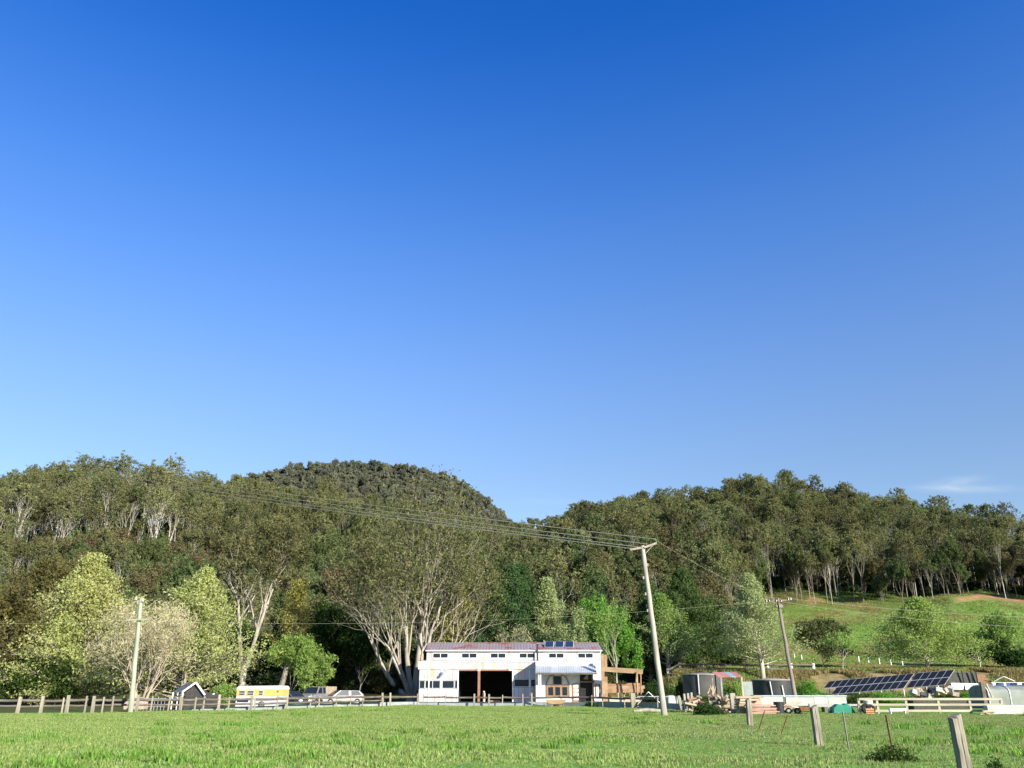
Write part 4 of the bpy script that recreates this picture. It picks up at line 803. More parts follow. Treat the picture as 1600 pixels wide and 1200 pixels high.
# roof equipment
pr = thing('roof_panel_array', 'three blue solar panels in a white frame on the shed roof', 'solar panels', (0, 0, 0))
pa, pb = at(849.5, 1011.5, YC + .9), at(898, 1011.5, YC + .9); H_ = 1.05
for k in range(3):
    a = pa.x + .1 + k * (pb.x - pa.x - .1) / 3; b = pa.x + (k + 1) * (pb.x - pa.x - .1) / 3; z0 = pa.z + .0
    f_ = MB(); f_.add([(a, pa.y, z0), (b, pa.y, z0), (b + .12, pa.y + 1.3, z0 + .72), (a + .12, pa.y + 1.3, z0 + .72)], [(0, 1, 2, 3)]); f_ = f_.build('frame', m_alu, pr)
    q = .07; MB().add([(a + q, pa.y + .06, z0 + .045 + .02), (b - q, pa.y + .06, z0 + .045 + .02), (b + .12 - q, pa.y + 1.24, z0 + .69 + .02), (a + .12 + q, pa.y + 1.24, z0 + .69 + .02)], [(0, 1, 2, 3)]).build('panel', M('blue_cells', (.02, .035, .075), rough=.3), f_)
for x in (pa.x + .1, pb.x - .1): MB().beam((x, pa.y + 1.3, z0 + .86), (x, pa.y + 1.3, zr0 + .5), .05, .05).build('strut', m_alu, pr)
ch = thing('flue_pipe', 'thin dark flue pipe rising past the shed roof left of the roof panels', 'pipe', (at(839.5, 1020, YC).x, YC - .45, 0))
MB().cyl((0, 0, zc - .3), (0, 0, zt(1006, YC)), .09).build('pipe', m_black, ch); MB().cyl((0, 0, zt(1006, YC)), (0, 0, zt(1005, YC)), .14, .06).build('cap', m_ironold, ch)
for px_, py_ in ((748, 1046.5), (797, 1046)):
    a = at(px_, py_, YF - .55); la = thing('gooseneck_lamp', 'small white dish lamp over the ' + ('middle post' if px_ < 760 else 'right end') + ' of the open bay', 'lamp', a)
    MB().cyl((0, 0, -.12), (0, 0, .06), .22, .06).build('shade', m_cwhite, la); MB().tube([(0, 0, .05), (0, .1, .2), (0, .42, .22)], .02).build('arm', m_trim, la)
a = at(696, 1047, YF - .6); la = thing('gooseneck_lamp', 'grey floodlight pair on the left sheet wall of the shed', 'lamp', a)
MB().cyl((0, 0, -.1), (.12, -.1, .0), .2, .1).build('shade', m_iron, la); MB().cyl((-.25, 0, -.38), (-.1, -.1, -.28), .17, .08).build('shade', m_iron, la); MB().tube([(0, 0, 0), (0, .5, .05)], .025).build('arm', m_trim, la)
# things in the bay
a = at(756, 1097, YF - .5); st = thing('timber_stump_post', 'short carved timber post standing beside the brown bay post', 'post', (a.x, YF - .4, g0)); MB().tube([(0, 0, 0), (.02, 0, .8), (0, 0, 1.2), (0, 0, 1.5)], [.17, .13, .17, .12], 8).build('shaft', m_plank, st)
a = at(772, 1095, YF + 1); st = thing('timber_crate', 'low brown crate in the dark open bay of the shed', 'crate', (a.x, YF + .8, g0 + .06)); MB().box((0, 0, .25), (1.3, .7, .5)).build('box', m_brown, st)

# timber frame and slab stack right of the shed
def post_thing(name, label, cat, px0, py0, px1, py1, Y0, wd, mat, group=None, part='shaft', Y1=None, dp=None, round_=False, base=None, nseg=1):
    a = at(px0, py0, Y0); b = at(px1, py1, Y0 if Y1 is None else Y1); z = gz(a.x, a.y) if base is None else base
    dirn = (b - a); a2 = a.copy()
    if abs(dirn.z) > .05: a2 = a + dirn * ((z - .15 - a.z) / dirn.z) if a.z > z - .15 else a
    r_ = thing(name, label, cat, a2, group=group); d = b - a2
    if round_: MB().cyl((0, 0, 0), d, wd / 2, wd / 2 * .85, 8).build(part, mat, r_)
    else: MB().beam((0, 0, 0), d, wd, dp or wd).build(part, mat, r_, bevel=wd * .08)
    return r_
YT = 90.0
tf = thing('log_pergola', 'golden log frame of posts and beams standing against the right end of the shed', 'timber frame', (0, 0, 0))
def L_(px0, py0, px1, py1, wd, name, mat=m_log, Y0=YT, rnd=True, dp=None):
    a, b = at(px0, py0, Y0), at(px1, py1, Y0)
    m_ = MB(); (m_.cyl(a, b, wd / 2, wd / 2, 10) if rnd else m_.beam(a, b, wd, dp or wd)); return m_.build(name, mat, tf)
L_(943.5, 1100, 941, 1022, .30, 'post', rnd=False); L_(947.5, 1100, 946, 1023, .28, 'post', Y0=YT + .8, rnd=False); L_(996, 1085, 995, 1048, .20, 'post'); L_(1001.5, 1085, 1001, 1049, .14, 'post', Y0=YT + .9)
L_(941, 1045.5, 1004, 1049.5, .4, 'beam', Y0=YT + .1, rnd=False, dp=.46); L_(995, 1049.6, 994, 1066, .18, 'brace', Y0=YT - .3)
sl = thing('slab_log_stack', 'stack of long orange-brown timber slabs beside the shed frame', 'timber stack', (0, 0, 0))
for k, (p0, p1, y_, h_) in enumerate(((946, 1004, 1079.5, .42), (948, 1006, 1074, .36), (945, 999, 1069.5, .28))):
    a, b = at(p0, y_, YT + 2.2), at(p1, y_ - .5, YT + 2.2); MB().beam(a, b, 1.2 - k * .1, h_ - .05).build('slab', (m_orange, m_log, m_orange)[k], sl)
MB().box((at(975, 1080, YT + 2.2).x, YT + 2.2, .4), (3.2, 1.0, .8)).build('base_block', m_plank, sl)

# ------------------------------------------------------------------ paddock fence, concrete edging
pf = thing('post_and_rail_fence', 'long weathered post and rail fence along the far edge of the paddock', 'fence')
posts = [-190, -150, -110, -72, -38, -4, 34, 70, 103, 110, 138, 150, 165, 180, 218, 240, 267, 286, 308, 321, 345, 360, 395, 401, 435, 450, 487, 500, 527, 549, 568, 599, 611, 653, 662, 696, 741, 764, 785, 817, 831, 876, 924, 941, 975, 1026]
big = {34, 70, 110, 150, 218, 286, 345, 395, 450, 599, 611, 741, 764, 831}
rr2 = random.Random(3); tops = []
for p in posts:
    Yp = fence_y(p); X_ = (p - 800) / 1384 * Yp; z = gz(X_, Yp); h = 1.04 + rr2.uniform(-.06, .12) + (.08 if p in big else 0); wd = .20 if p in big else .11
    if 540 < p: h += .05; wd *= .85
    ln = (rr2.uniform(-.04, .04), rr2.uniform(-.04, .04)); o_ = MB().box((0, 0, h / 2 - .1), (wd, wd * .9, h + .2), taper=.93).build('post', m_post, pf, bevel=.015)
    o_.location = (X_, Yp, z); o_.rotation_euler = (ln[0], ln[1], rr2.uniform(-.2, .2)); tops.append((X_, Yp, z, h))
for (a, b) in zip(tops[:-1], tops[1:]):
    if math.hypot(a[0] - b[0], a[1] - b[1]) < .6: continue
    for f_, th in ((.84, .20), (.50, .16)) if a[0] < -13 else ((.80, .19),):
        j0, j1 = rr2.uniform(-.04, .04), rr2.uniform(-.04, .04)
        MB().tube([(a[0] - .08, a[1] + .12, a[2] + 1.04 * f_ + j0), ((a[0] + b[0]) / 2, (a[1] + b[1]) / 2 + .12, (a[2] + b[2]) / 2 + 1.04 * f_ + (j0 + j1) / 2 - .02), (b[0] + .08, b[1] + .12, b[2] + 1.04 * f_ + j1)], [th / 2, th / 2 * .9, th / 2 * .95], 7).build('rail', m_rail, pf)
# second run with heavy corner post and wire gate towards the leaning pole
a = post_thing('corner_post', 'thick pale corner post at the right end of the paddock fence', 'post', 990.5, 1109, 988, 1083, 79, .42, m_post, round_=False)
gt = thing('wire_gate', 'light pipe gate with a peaked brace next to the leaning pole', 'gate')
for p0, q0, p1, q1 in ((996, 1101, 1013, 1081), (1013, 1081, 1032, 1099)): MB().cyl(at(p0, q0, 79.5), at(p1, q1, 79.5), .035).build('brace', m_alu, gt)
for p0, q0, p1, q1 in ((996, 1088, 1060, 1089), (996, 1104, 1060, 1105), (1060, 1106, 1060, 1088)): MB().cyl(at(p0, q0, 79.4), at(p1, q1, 79.4), .03).build('bar', m_alu, gt)
ed = thing('concrete_edging', 'low pale concrete edging running along the drive behind the paddock fence', 'edging')
e_px = list(np.linspace(300, 1072, 40))
for a, b in zip(e_px[:-1], e_px[1:]):
    ya, yb = fence_y(a) + .9, fence_y(b) + .9; A_ = Vector(((a - 800) / 1384 * ya, ya, 0)); B_ = Vector(((b - 800) / 1384 * yb, yb, 0)); hh = .30 if a < 430 else (.40 if a < 900 else .5)
    m_ = MB().beam(A_ + Vector((.01, 0, hh / 2 - .1)), B_ + Vector((-.01, 0, hh / 2 - .1)), .16, hh + .2, 0)
    o_ = MB(); d = (B_ - A_); d.normalize(); n__ = Vector((-d.y, d.x, 0)) * .09; v_ = [A_ - n__, B_ - n__, B_ + n__, A_ + n__]
    o_.add([v + Vector((0, 0, -.1)) for v in v_] + [v + Vector((0, 0, hh)) for v in v_], [(3, 2, 1, 0), (4, 5, 6, 7), (0, 1, 5, 4), (1, 2, 6, 5), (2, 3, 7, 6), (3, 0, 4, 7)]); o_.build('concrete_block', m_conc, ed)
# orange half barrel boat seat in front of the french windows
bt = at(868, 1094, 87); bowl = thing('timber_bowl_planter', 'orange hollowed log trough on crossed legs in front of the french windows', 'planter', (bt.x, 86.2, gz(bt.x, 86.2)))
prof = [(-1.0, .62), (-.8, .36), (-.4, .24), (.4, .24), (.8, .36), (1.0, .62), (.85, .66), (0, .62), (-.85, .66)]
MB().prism(prof, -.35, .35).build('trough', m_log, bowl)
for p0, p1 in (((-.55, -.25, 0), (.15, .1, .42)), ((.45, -.25, 0), (-.1, .1, .42)), ((-.3, .3, 0), (.2, 0, .3)), ((.75, -.1, 0), (.55, 0, .45))): MB().cyl(p0, p1, .06).build('leg', m_orange, bowl)

# ------------------------------------------------------------------ utility poles and wires
def pole(name, label, base, top, r0, r1, mat, steps=10, lean_kink=None):
    r_ = thing(name, label, 'pole', base); d = top - base; pts = []; rad = []
    rn = random.Random(int(base.x * 10))
    for k in range(steps + 1):
        t = k / steps; pts.append(d * t + Vector((rn.uniform(-.02, .02), rn.uniform(-.02, .02), 0))); rad.append(r0 + (r1 - r0) * t + rn.uniform(-.008, .008))
    pts[0].z -= .3
    MB().tube(pts, rad, 12).build('shaft', mat, r_); return r_, d
B1 = Vector((at(1038.5, 1118, 56).x, 56, gz(9.6, 56))); T1 = at(1003.5, 853, 57.2)
p1, d1 = pole('power_pole', 'tall pale leaning power pole standing in the paddock right of the shed', B1, T1, .20, .145, m_pole)
MB().beam(T1 - B1 + Vector((-.85, -.15, -.28)), T1 - B1 + Vector((-.1, -.2, -.16)), .10, .13).build('cross_arm', m_pole, p1); MB().beam(T1 - B1 + Vector((.1, -.2, -.14)), T1 - B1 + Vector((.95, -.15, .16)), .10, .13).build('cross_arm', m_pole, p1)
MB().beam(T1 - B1 + Vector((.75, -.15, .05)), T1 - B1 + Vector((.2, -.15, -.5)), .04, .04).build('brace', m_ironold, p1)
MB().tube([T1 - B1 + Vector((.95, -.15, .2)), T1 - B1 + Vector((.97, -.15, .42)), T1 - B1 + Vector((.8, -.15, .44))], .025).build('wire_hook', m_ironold, p1)
for f_, s_ in ((.60, -1), (.70, -1), (.80, -1), (.88, 1)): MB().box(d1 * f_ + Vector((s_ * .2, 0, 0)), (.10, .12, .18)).build('step_bolt', m_ironold, p1)
ends1 = [T1 + Vector((-.85, -.15, -.2)), T1 + Vector((-.35, -.15, -.1)), T1 + Vector((.3, -.15, .1)), T1 + Vector((.8, -.15, .44))]
B2 = Vector((at(203.5, 1113, 63.0).x, 63.0, gz(-27, 63))); T2 = at(220.5, 935, 63.6)
p2, d2 = pole('power_pole', 'pale greenish power pole at the left in front of the bare pinkish tree', B2, T2, .18, .14, m_poleg)
za = zt(973, 63.6) - B2.z
MB().beam(d2 * .80 + Vector((-.78, -.24, 0)), d2 * .80 + Vector((.78, -.24, .06)), .09, .12).build('cross_arm', m_poleg, p2)
for f_, s_ in ((1.0, -.3), (.985, .22), (.87, -.36)): MB().cyl(d2 * f_ + Vector((s_, -.15, -.1)), d2 * f_ + Vector((s_, -.15, .08)), .07, .05).build('insulator', m_ceramw, p2)
MB().beam(d2 * .97 + Vector((-.4, -.15, 0)), d2 * .97 + Vector((.3, -.15, .0)), .05, .06).build('bracket', m_ironold, p2)
B3 = Vector((at(1246, 1104, 68).x, 68, gz(22, 68))); T3 = at(1215, 935, 69)
p3, d3 = pole('power_pole', 'dark slender leaning utility pole with insulators beside the airy pale poplar', B3, T3, .17, .11, m_poled)
MB().beam(d3 + Vector((-1.0, -.14, -.28)), d3 + Vector((1.0, -.14, -.12)), .08, .10).build('cross_arm', m_poled, p3)
for dx, dz in ((-1.0, -.2), (-.75, -.18), (-.2, -.2), (.2, -.2), (.78, -.05), (1.0, -.05), (.25, -.55), (-.2, -.6)): MB().cyl(d3 + Vector((dx, -.16, dz - .08)), d3 + Vector((dx, -.16, dz + .08)), .085, .06).build('insulator', m_ceram if dx < .9 else m_ceramw, p3)
MB().box(d3 + Vector((.12, -.18, -.62)), (.3, .2, .25)).build('junction_box', m_ironold, p3)
def wire(label, a, b, sag, r=.022, n=28, group=None):
    o_ = MB().tube([a.lerp(b, k / n) - Vector((0, 0, 4 * sag * (k / n) * (1 - k / n))) for k in range(n + 1)], r, 5).build('power_wire', m_wire); tag(o_, label, 'wire', group)
RX = at(96, 719, 318)
for k, (e, nm) in enumerate(zip(ends1, ('lowest of the four long wires climbing to the left ridge', 'second lowest of the four long wires climbing to the left ridge', 'second highest of the four long wires climbing to the left ridge', 'topmost of the four long wires climbing to the left ridge'))):
    wire(nm, e, RX + Vector((k * 1.0 - 1.5, 0, (k - 1.5) * 1.1)), 1.4, .030, 60)
wire('thin wire crossing the trees from the dark utility pole to the left pole', T3 + Vector((-1.0, -.15, -.2)), T2 + Vector((.3, 0, -1.6)), .8, .004); wire('thin wire from the left pole out of the left edge', B2 + d2 * .8 + Vector((-.78, -.24, 0)), Vector((-52, 58, 6.6)), .5, .004)
wire('upper thin wire running right from the dark utility pole over the pasture', T3 + Vector((.8, -.15, 0)), at(1720, 968, 60), .3, .012); wire('lower thin wire running right from the dark utility pole over the pasture', T3 + Vector((-.2, -.15, -.2)), at(1720, 985, 60), .4, .012)
wire('faint wire falling from the tall leaning pole towards the dark utility pole', ends1[3], T3 + Vector((-.2, 0, -.1)), .3, .005)

# ------------------------------------------------------------------ caravan, vehicles, hut
def wheel(parent, x, y, z, r, axis='x', w_=.2):
    d = Vector((w_ / 2, 0, 0)) if axis == 'x' else Vector((0, w_ / 2, 0)); c = Vector((x, y, z))
    o_ = MB().cyl(c - d, c + d, r, r, 18).build('wheel', m_tyre, parent); s_ = 1 if (x if axis == 'x' else y) > 0 else -1
    MB().cyl(c + d * s_ * .9, c + d * s_ * 1.08, r * .6, r * .55, 12).build('rim', m_rim, o_)
cvp = at(409, 1104, 80); cv = thing('caravan', 'small vintage white and yellow caravan with louvred windows behind the fence', 'caravan', (cvp.x, 80, gz(cvp.x, 80)), -.04)
hl = 36 / 1384 * 80; hz = zt(1070.5, 80) - cv.location.z; w2 = .95
def band(z0, z1, name, mat, inset=0): 
    f = lambda z: hl - (.07 if z > hz * .8 else 0) ; return MB().prism([(-hl + inset, z0), (hl - inset, z0), (hl - inset, z1), (-hl + inset, z1)], -w2 + inset, w2 - inset).build(name, mat, cv, bevel=0)
band(.10, .93, 'lower_panel', m_white2); band(.93, 1.0, 'waist_strip', m_alu, -.01); band(1.0, 1.58, 'upper_panel', m_yellow)
rp = [(-hl - .02, 1.58), (hl + .02, 1.58)] + [(hl + .02 - .30 * (1 - math.cos(t)), 1.62 + (hz - 1.66) * math.sin(t)) for t in np.linspace(0, PI / 2, 6)] + [(-hl - .02 + .34 * (1 - math.cos(t)), 1.60 + (hz - 1.68) * math.sin(t)) for t in np.linspace(PI / 2, 0, 6)]
MB().prism(rp, -w2 - .02, w2 + .02).build('roof', m_white2, cv)
for a, b in ((-.88, -.62), (-.52, -.24), (-.02, .16)):
    x0, x1 = a * hl, b * hl; f_ = MB().box(((x0 + x1) / 2, -w2 - .015, 1.28), (x1 - x0, .04, .42)).build('window', m_trim, cv)
    for k in range(3): MB().box(((x0 + x1) / 2, -w2 - .045, 1.15 + k * .13), (x1 - x0 - .05, .02, .10), (.25, 0, 0)).build('louvre', m_glass, f_)
MB().box((.78 * hl, -w2 - .01, 1.40), (.16, .02, .16)).build('vent', m_rail, cv); MB().box((-.7 * hl, -w2 - .012, .62), (1.0, .02, .22)).build('hatch', m_navy, cv)
wheel(cv, .25, -.85, .3, .3, 'y'); wheel(cv, .25, .85, .3, .3, 'y'); MB().beam((hl, 0, .4), (hl + 1.0, 0, .35), .1, .1).build('drawbar', m_black, cv)
def car(name, label, cat, loc, rz, L, Wd, H, paint, kind):
    c = thing(name, label, cat, loc, rz); h = L / 2; y = Wd / 2          # nose towards -x
    zb = .28
    if kind == 'ute': low = [(-h, .45), (-h, .95), (-h + .9, 1.12), (h, 1.12), (h, .45)]; top = [(-h + .85, 1.12), (-h + 1.4, H), (-h + 2.7, H), (-h + 2.8, 1.12)]
    elif kind == 'wagon': low = [(-h, .35), (-h, .72), (-h + 1.15, .93), (h - .05, .98), (h, .4)]; top = [(-h + 1.05, .93), (-h + 1.85, H), (h - .55, H - .03), (h - .08, .97)]
    else: low = [(-h, .32), (-h, .70), (-h + 1.0, .90), (h - .3, .95), (h, .8), (h, .38)]; top = [(-h + .95, .90), (-h + 1.75, H), (h - .95, H - .05), (h - .35, .95)]
    MB().prism(low, -y, y).build('body', paint, c, bevel=.06)
    n_ = len(top); ty = y * .82
    cb = MB(); vs = [(x, -(y - .04 if z < H - .2 else ty), z) for x, z in top] + [(x, (y - .04 if z < H - .2 else ty), z) for x, z in top]
    cb.add(vs, [tuple(range(n_)), tuple(range(n_, 2 * n_))[::-1]] + [((k + 1) % n_, k, n_ + k, n_ + (k + 1) % n_) for k in range(n_)]); cb.build('cabin', paint, c, bevel=.03)
    def inset(q, t=.1, off=.012):
        q = [Vector(v) for v in q]; m_ = sum(q, Vector()) / 4; nn = (q[1] - q[0]).cross(q[3] - q[0]).normalized(); return [m_ + (v - m_) * (1 - t) + nn * off for v in q]
    (ax, az), (bx, bz), (cx_, cz), (dx, dz) = top
    A = lambda s, x, z: (x, s * (y - .04 if z < H - .2 else ty), z)
    MB().add(inset([A(-1, ax, az), A(-1, bx, bz), A(1, bx, bz), A(1, ax, az)], .1, -.02), [(0, 1, 2, 3)]).build('windscreen', m_glass, c)
    MB().add(inset([A(-1, ax, az), A(-1, bx, bz), A(1, bx, bz), A(1, ax, az)], .1, .02), [(0, 1, 2, 3)]).build('windscreen', m_glass, c)
    MB().add(inset([A(1, dx, dz), A(1, cx_, cz), A(-1, cx_, cz), A(-1, dx, dz)], .12, .02), [(0, 1, 2, 3)]).build('rear_window', m_glass, c)
    mid = .5 * (bx + cx_)
    for s in (-1, 1):
        for q in ([A(s, ax + .1, az), A(s, bx + .05, bz), A(s, mid - .04, bz), A(s, mid - .04, az)], [A(s, mid + .04, az), A(s, mid + .04, cz), A(s, cx_ - .05, cz), A(s, dx - .15, dz)]):
            MB().add(inset(q, .14, .015), [(0, 1, 2, 3)]).build('side_window', m_glass, c); MB().add(inset(q, .14, -.015), [(0, 1, 2, 3)]).build('side_window', m_glass, c)
        for x in (-h + .8, h - .8): wheel(c, x, s * (y - .1), .33, .33, 'y', .22)
        MB().box((-h - .01, s * (y - .28), low[1][1] - .1), (.06, .36, .14)).build('headlight', m_cwhite, c, bevel=.01); MB().box((h + .01, s * (y - .18), .78), (.05, .2, .16)).build('tail_light', M('red_lamp', (.5, .02, .02)), c)
    MB().box((-h - .03, 0, .45), (.12, Wd - .1, .16)).build('bumper', m_black, c, bevel=.02)
    MB().box((-h - .015, 0, .66), (.03, Wd * .45, .12)).build('grille', m_black, c)
    if kind == 'ute': MB().box((h - 1.05, 0, 1.45), (2.1, Wd - .04, .75)).build('canopy', M('tan_canvas', (.34, .27, .19), rough=.9), c, bevel=.06)
    return c
def ground_at(px, Y_): X_ = (px - 800) / 1384 * Y_; return (X_, Y_, gz(X_, Y_))
car('parked_car', 'dark grey hatchback parked across the right end of the caravan', 'car', ground_at(457, 84), PI * .80, 3.9, 1.66, 1.40, car_paint('silver_grey_paint', (.10, .105, .10)), 'hatch')
car('parked_utility', 'pale utility with a tan canopy facing the paddock between two cars', 'utility truck', ground_at(497, 92), PI / 2 - .32, 4.8, 1.75, 1.78, car_paint('white_paint', (.20, .20, .19)), 'ute')
car('parked_car', 'white station wagon parked at the foot of the big gum', 'car', ground_at(534, 92), .55, 4.5, 1.72, 1.45, car_paint('white_wagon_paint', (.33, .33, .32)), 'wagon')
# little hut
hp = ground_at(290, 74); hut = thing('garden_hut', 'small dark hut with a slate roof and white bargeboards behind the fence', 'hut', hp)
HX = lambda px: (px - 800) / 1384 * 74 - hp[0]
gx0, gxr, gx1 = HX(288), HX(306.5), HX(322); zr_, ze_l, ze_r = zt(1067, 74) - hp[2], zt(1081, 74) - hp[2], zt(1085.5, 74) - hp[2]; lx = HX(262)
e = MB(); e.add([(gx0 + .15, 0, 0), (gx1 - .1, 0, 0), (gx1 - .1, 0, ze_r), (gxr, 0, zr_ - .05), (gx0 + .15, 0, ze_l - .05), (gx0 + .15, 2.2, 0), (gx1 - .1, 2.2, 0), (gx1 - .1, 2.2, ze_r), (gxr - 1.3, 2.2, zr_ - .05), (gx0 + .15, 2.2, ze_l - .05)], [(0, 1, 2, 3, 4), (9, 8, 7, 6, 5), (0, 5, 6, 1), (1, 6, 7, 2), (2, 7, 8, 3), (0, 4, 9, 5)]); e.build('wall', m_darkwall, hut)
for k in range(6):
    t0, t1 = k / 6, (k + 1) / 6; q = lambda t, u: Vector((gx0 + (gxr - gx0) * t + (lx - gx0) * u * 1.0, -.15 + 1.6 * u, ze_l + (zr_ - ze_l) * t + .03 * (1 - t)))
    for j in range(5):
        u0, u1 = j / 5, (j + 1) / 5 - .01; a_, b_, c_, d_ = q(t0, u0), q(t1, u0), q(t1, u1), q(t0, u1); up_ = Vector((0, 0, .03)); MB().add([a_ + up_, b_, c_, d_ + up_, a_ - up_, b_ - up_, c_ - up_, d_ - up_], [(0, 3, 2, 1), (4, 5, 6, 7), (0, 4, 7, 3), (0, 1, 5, 4)]).build('slate', m_slate, hut)
MB().add([(gxr, -.15, zr_), (gx1, -.15, ze_r), (gx1 - 1.0, 1.6, ze_r), (gxr - 1.3, 1.6, zr_)], [(0, 1, 2, 3)]).build('right_roof', m_slate, hut)
MB().beam((gx0 - .05, -.2, ze_l - .02), (gxr, -.2, zr_ + .03), .05, .14).build('bargeboard', m_trim, hut); MB().beam((gxr, -.2, zr_ + .03), (gx1 + .05, -.2, ze_r - .02), .05, .14).build('bargeboard', m_trim, hut)
MB().beam((lx, 1.35, ze_l), (gx0, -.17, ze_l), .05, .1).build('gutter', m_trim, hut)
for t in (.05, .45, .95): MB().beam((gx0 + (lx - gx0) * t, -.05 + 1.3 * t, 0), (gx0 + (lx - gx0) * t, -.05 + 1.3 * t, ze_l - .04), .1, .1).build('porch_post', m_trim, hut)
MB().beam((lx + .05, 1.25, ze_l * .62), (gx0, -.02, ze_l * .62), .05, .14).build('porch_rail', m_trim, hut); MB().box(((lx + gx0) / 2 + .1, .75, .4), (1.0, .05, .8), (0, 0, -.7)).build('porch_wall', m_darkwall, hut)
h2 = thing('dog_kennel', 'tiny shelter with one pale sloping bargeboard right of the hut', 'kennel', ground_at(331, 77)); MB().beam((-.75, 0, zt(1091, 77)), (.3, 0, zt(1084, 77)), .06, .1).build('bargeboard', m_trim, h2); MB().add([(-.6, .05, 0), (.5, .05, 0), (.5, .05, 1.2), (.3, .05, 1.25), (-.6, .05, .8), (-.6, .9, 0), (.5, .9, 0), (.5, .9, 1.2), (.3, .9, 1.25), (-.6, .9, .8)], [(0, 1, 2, 3, 4), (9, 8, 7, 6, 5), (0, 5, 6, 1), (1, 6, 7, 2), (2, 7, 8, 3), (3, 8, 9, 4), (4, 9, 5, 0)]).build('wall', m_darkwall, h2); MB().box((.05, 0, .9), (.22, .04, .3)).build('window', m_trim, h2)
tr = thing('covered_trailer', 'low tan tarpaulin mound behind the fence just right of the left pole', 'trailer', ground_at(217, 68)); MB().prism([(-.75, .15), (-.8, .55), (-.45, .95), (.1, 1.05), (.5, .9), (.75, .45), (.7, .15)], -.5, .5).build('tarpaulin', M('tan_tarpaulin', (.48, .36, .29), rough=.9), tr, bevel=.05); wheel(tr, -.2, -.5, .2, .2, 'y')
yd = thing('yard_panel', 'white pipe yard panels between the left pole and the hut', 'yard panel', ground_at(236, 72))
for k in range(9): MB().cyl((-.9 + k * .27, 0, 0), (-.9 + k * .27, 0, .95 + .1 * (k % 3 == 0)), .02, n=5).build('bar', m_iron, yd)
for z in (.3, .9): MB().cyl((-.95, 0, z), (1.35, 0, z), .02, n=5).build('rail', m_iron, yd)

# ------------------------------------------------------------------ right side: tanks, lean-to, road fence
def tank(name, label, px, wpx, py_top, Y_, mat, dark=None):
    r_m = wpx / 2 / 1384 * Y_; g = ground_at(px, Y_); t = thing(name, label, 'water tank', g); h = zt(py_top, Y_) - g[2]
    b = MB(); n = 40
    b.cyl((0, 0, -.3), (0, 0, h), r_m, r_m, n, caps=False); b.build('wall', mat, t)
    MB().cyl((0, 0, h - .07), (0, 0, h), r_m + .06, r_m + .06, n).build('rim', m_ironold, t); MB().cyl((0, 0, h + .001), (0, 0, h + .12), r_m, r_m * .2, n).build('lid', m_ironold, t)
    return t, r_m, h
t1, r1, h1 = tank('water_tank', 'wide dark grey water tank beside the red-roofed lean-to', 1099, 62, 1053.5, 84, m_tankg)
MB().box((-r1 * .42, -r1 * .93, h1 * .62), (.09, .09, h1 * .75)).build('pipe', m_alu, t1)
t2, r2, h2_ = tank('water_tank', 'near-black round tank behind the long white stack, left of the dark utility pole', 1208, 62, 1062, 80, m_tank)
MB().cyl((-.75, -r2 * .95, h2_ - .15), (-.62, -r2 * .95, .9), .06).build('pipe', m_alu, t2); MB().cyl((.25, -r2 - .05, h2_ - .5), (.35, -r2 - .05, .9), .07).build('pipe', m_alu, t2)
lt = thing('lean_to', 'open lean-to with a patchy red iron roof next to the wide dark tank', 'lean-to')
a, b = at(1122, 1057.5, 75), at(1161, 1057.5, 75); dz = zt(1050, 77) - zt(1057.5, 75)
for k in range(4):
    x0 = a.x + (b.x - a.x) * k / 4; x1 = a.x + (b.x - a.x) * (k + 1) / 4 - .02; MB().add([(x0, 75, a.z), (x1, 75, a.z), (x1, 77.2, a.z + dz), (x0, 77.2, a.z + dz), (x0, 75, a.z - .03), (x1, 75, a.z - .03), (x1, 77.2, a.z + dz - .03), (x0, 77.2, a.z + dz - .03)], [(0, 1, 2, 3), (7, 6, 5, 4), (0, 4, 5, 1), (3, 2, 6, 7), (0, 3, 7, 4), (1, 5, 6, 2)]).build('roof_sheet', m_redroof if k != 2 else m_iron, lt)
for px_, m_ in ((1127.5, m_ironold), (1160, m_paler)): x = at(px_, 1075, 75.1).x; MB().beam((x, 75.1, -.1), (x, 75.1, a.z - .05), .13, .13).build('post', m_, lt); MB().beam((x, 77.1, -.1), (x, 77.1, a.z + dz - .06), .1, .1).build('post', m_rail, lt)
def bush(name, label, px, Y_, top, wpx, lm, seed, cat='bush', leaf=.14, cn=34, bare=.06):
    g = ground_at(px, Y_); H = max(.3, zt(top, Y_) - g[2]); W_ = wpx / 1384 * Y_
    (V_, T_), lf = gum(seed, H, W_, bare=bare, levels=3, cn=cn, cr=.18 * W_, flat=.85, leaf=leaf, kids=(5, 4, 3), ang=((.5, 1.2), (.4, 1), (.4, 1)), leaf_from=1, along=.7, r0=.03)
    r_ = thing(name, label, cat, g); link('stem', tri_mesh(name + '_stem', V_, T_, [bark_grey]), r_); link('foliage', tri_mesh(name + '_foliage', lf[0], lf[1], [lm], tint=lf[2]), r_); return r_
bush('leafy_bush', 'fresh green bush under the red lean-to roof', 1146, 77.5, 1059, 34, lf_green, 301)
bush('leafy_bush', 'green bush between the near-black tank and the solar panels', 1262, 84, 1059, 46, lf_bright, 302)
bush('leafy_bush', 'dark bush growing against the left side of the wide dark tank', 1072, 88, 1050, 34, lf_dark, 303)
bush('leafy_bush', 'dark green bush in front of the timber frame behind the leaning pole', 1025, 100, 1060, 60, lf_dark, 304, leaf=.2)
bush('weed_clump', 'leafy green weed clump on the paddock edge beside the stakes', 1104, 58, 1096, 46, lf_dark, 305, cat='weed', leaf=.12, cn=40)
bush('weed_clump', 'dark weed clump growing through the near paddock grass by the rusty picket', 1378, 22.5, 1160, 74, lf_dark, 306, cat='weed', leaf=.075, cn=60)
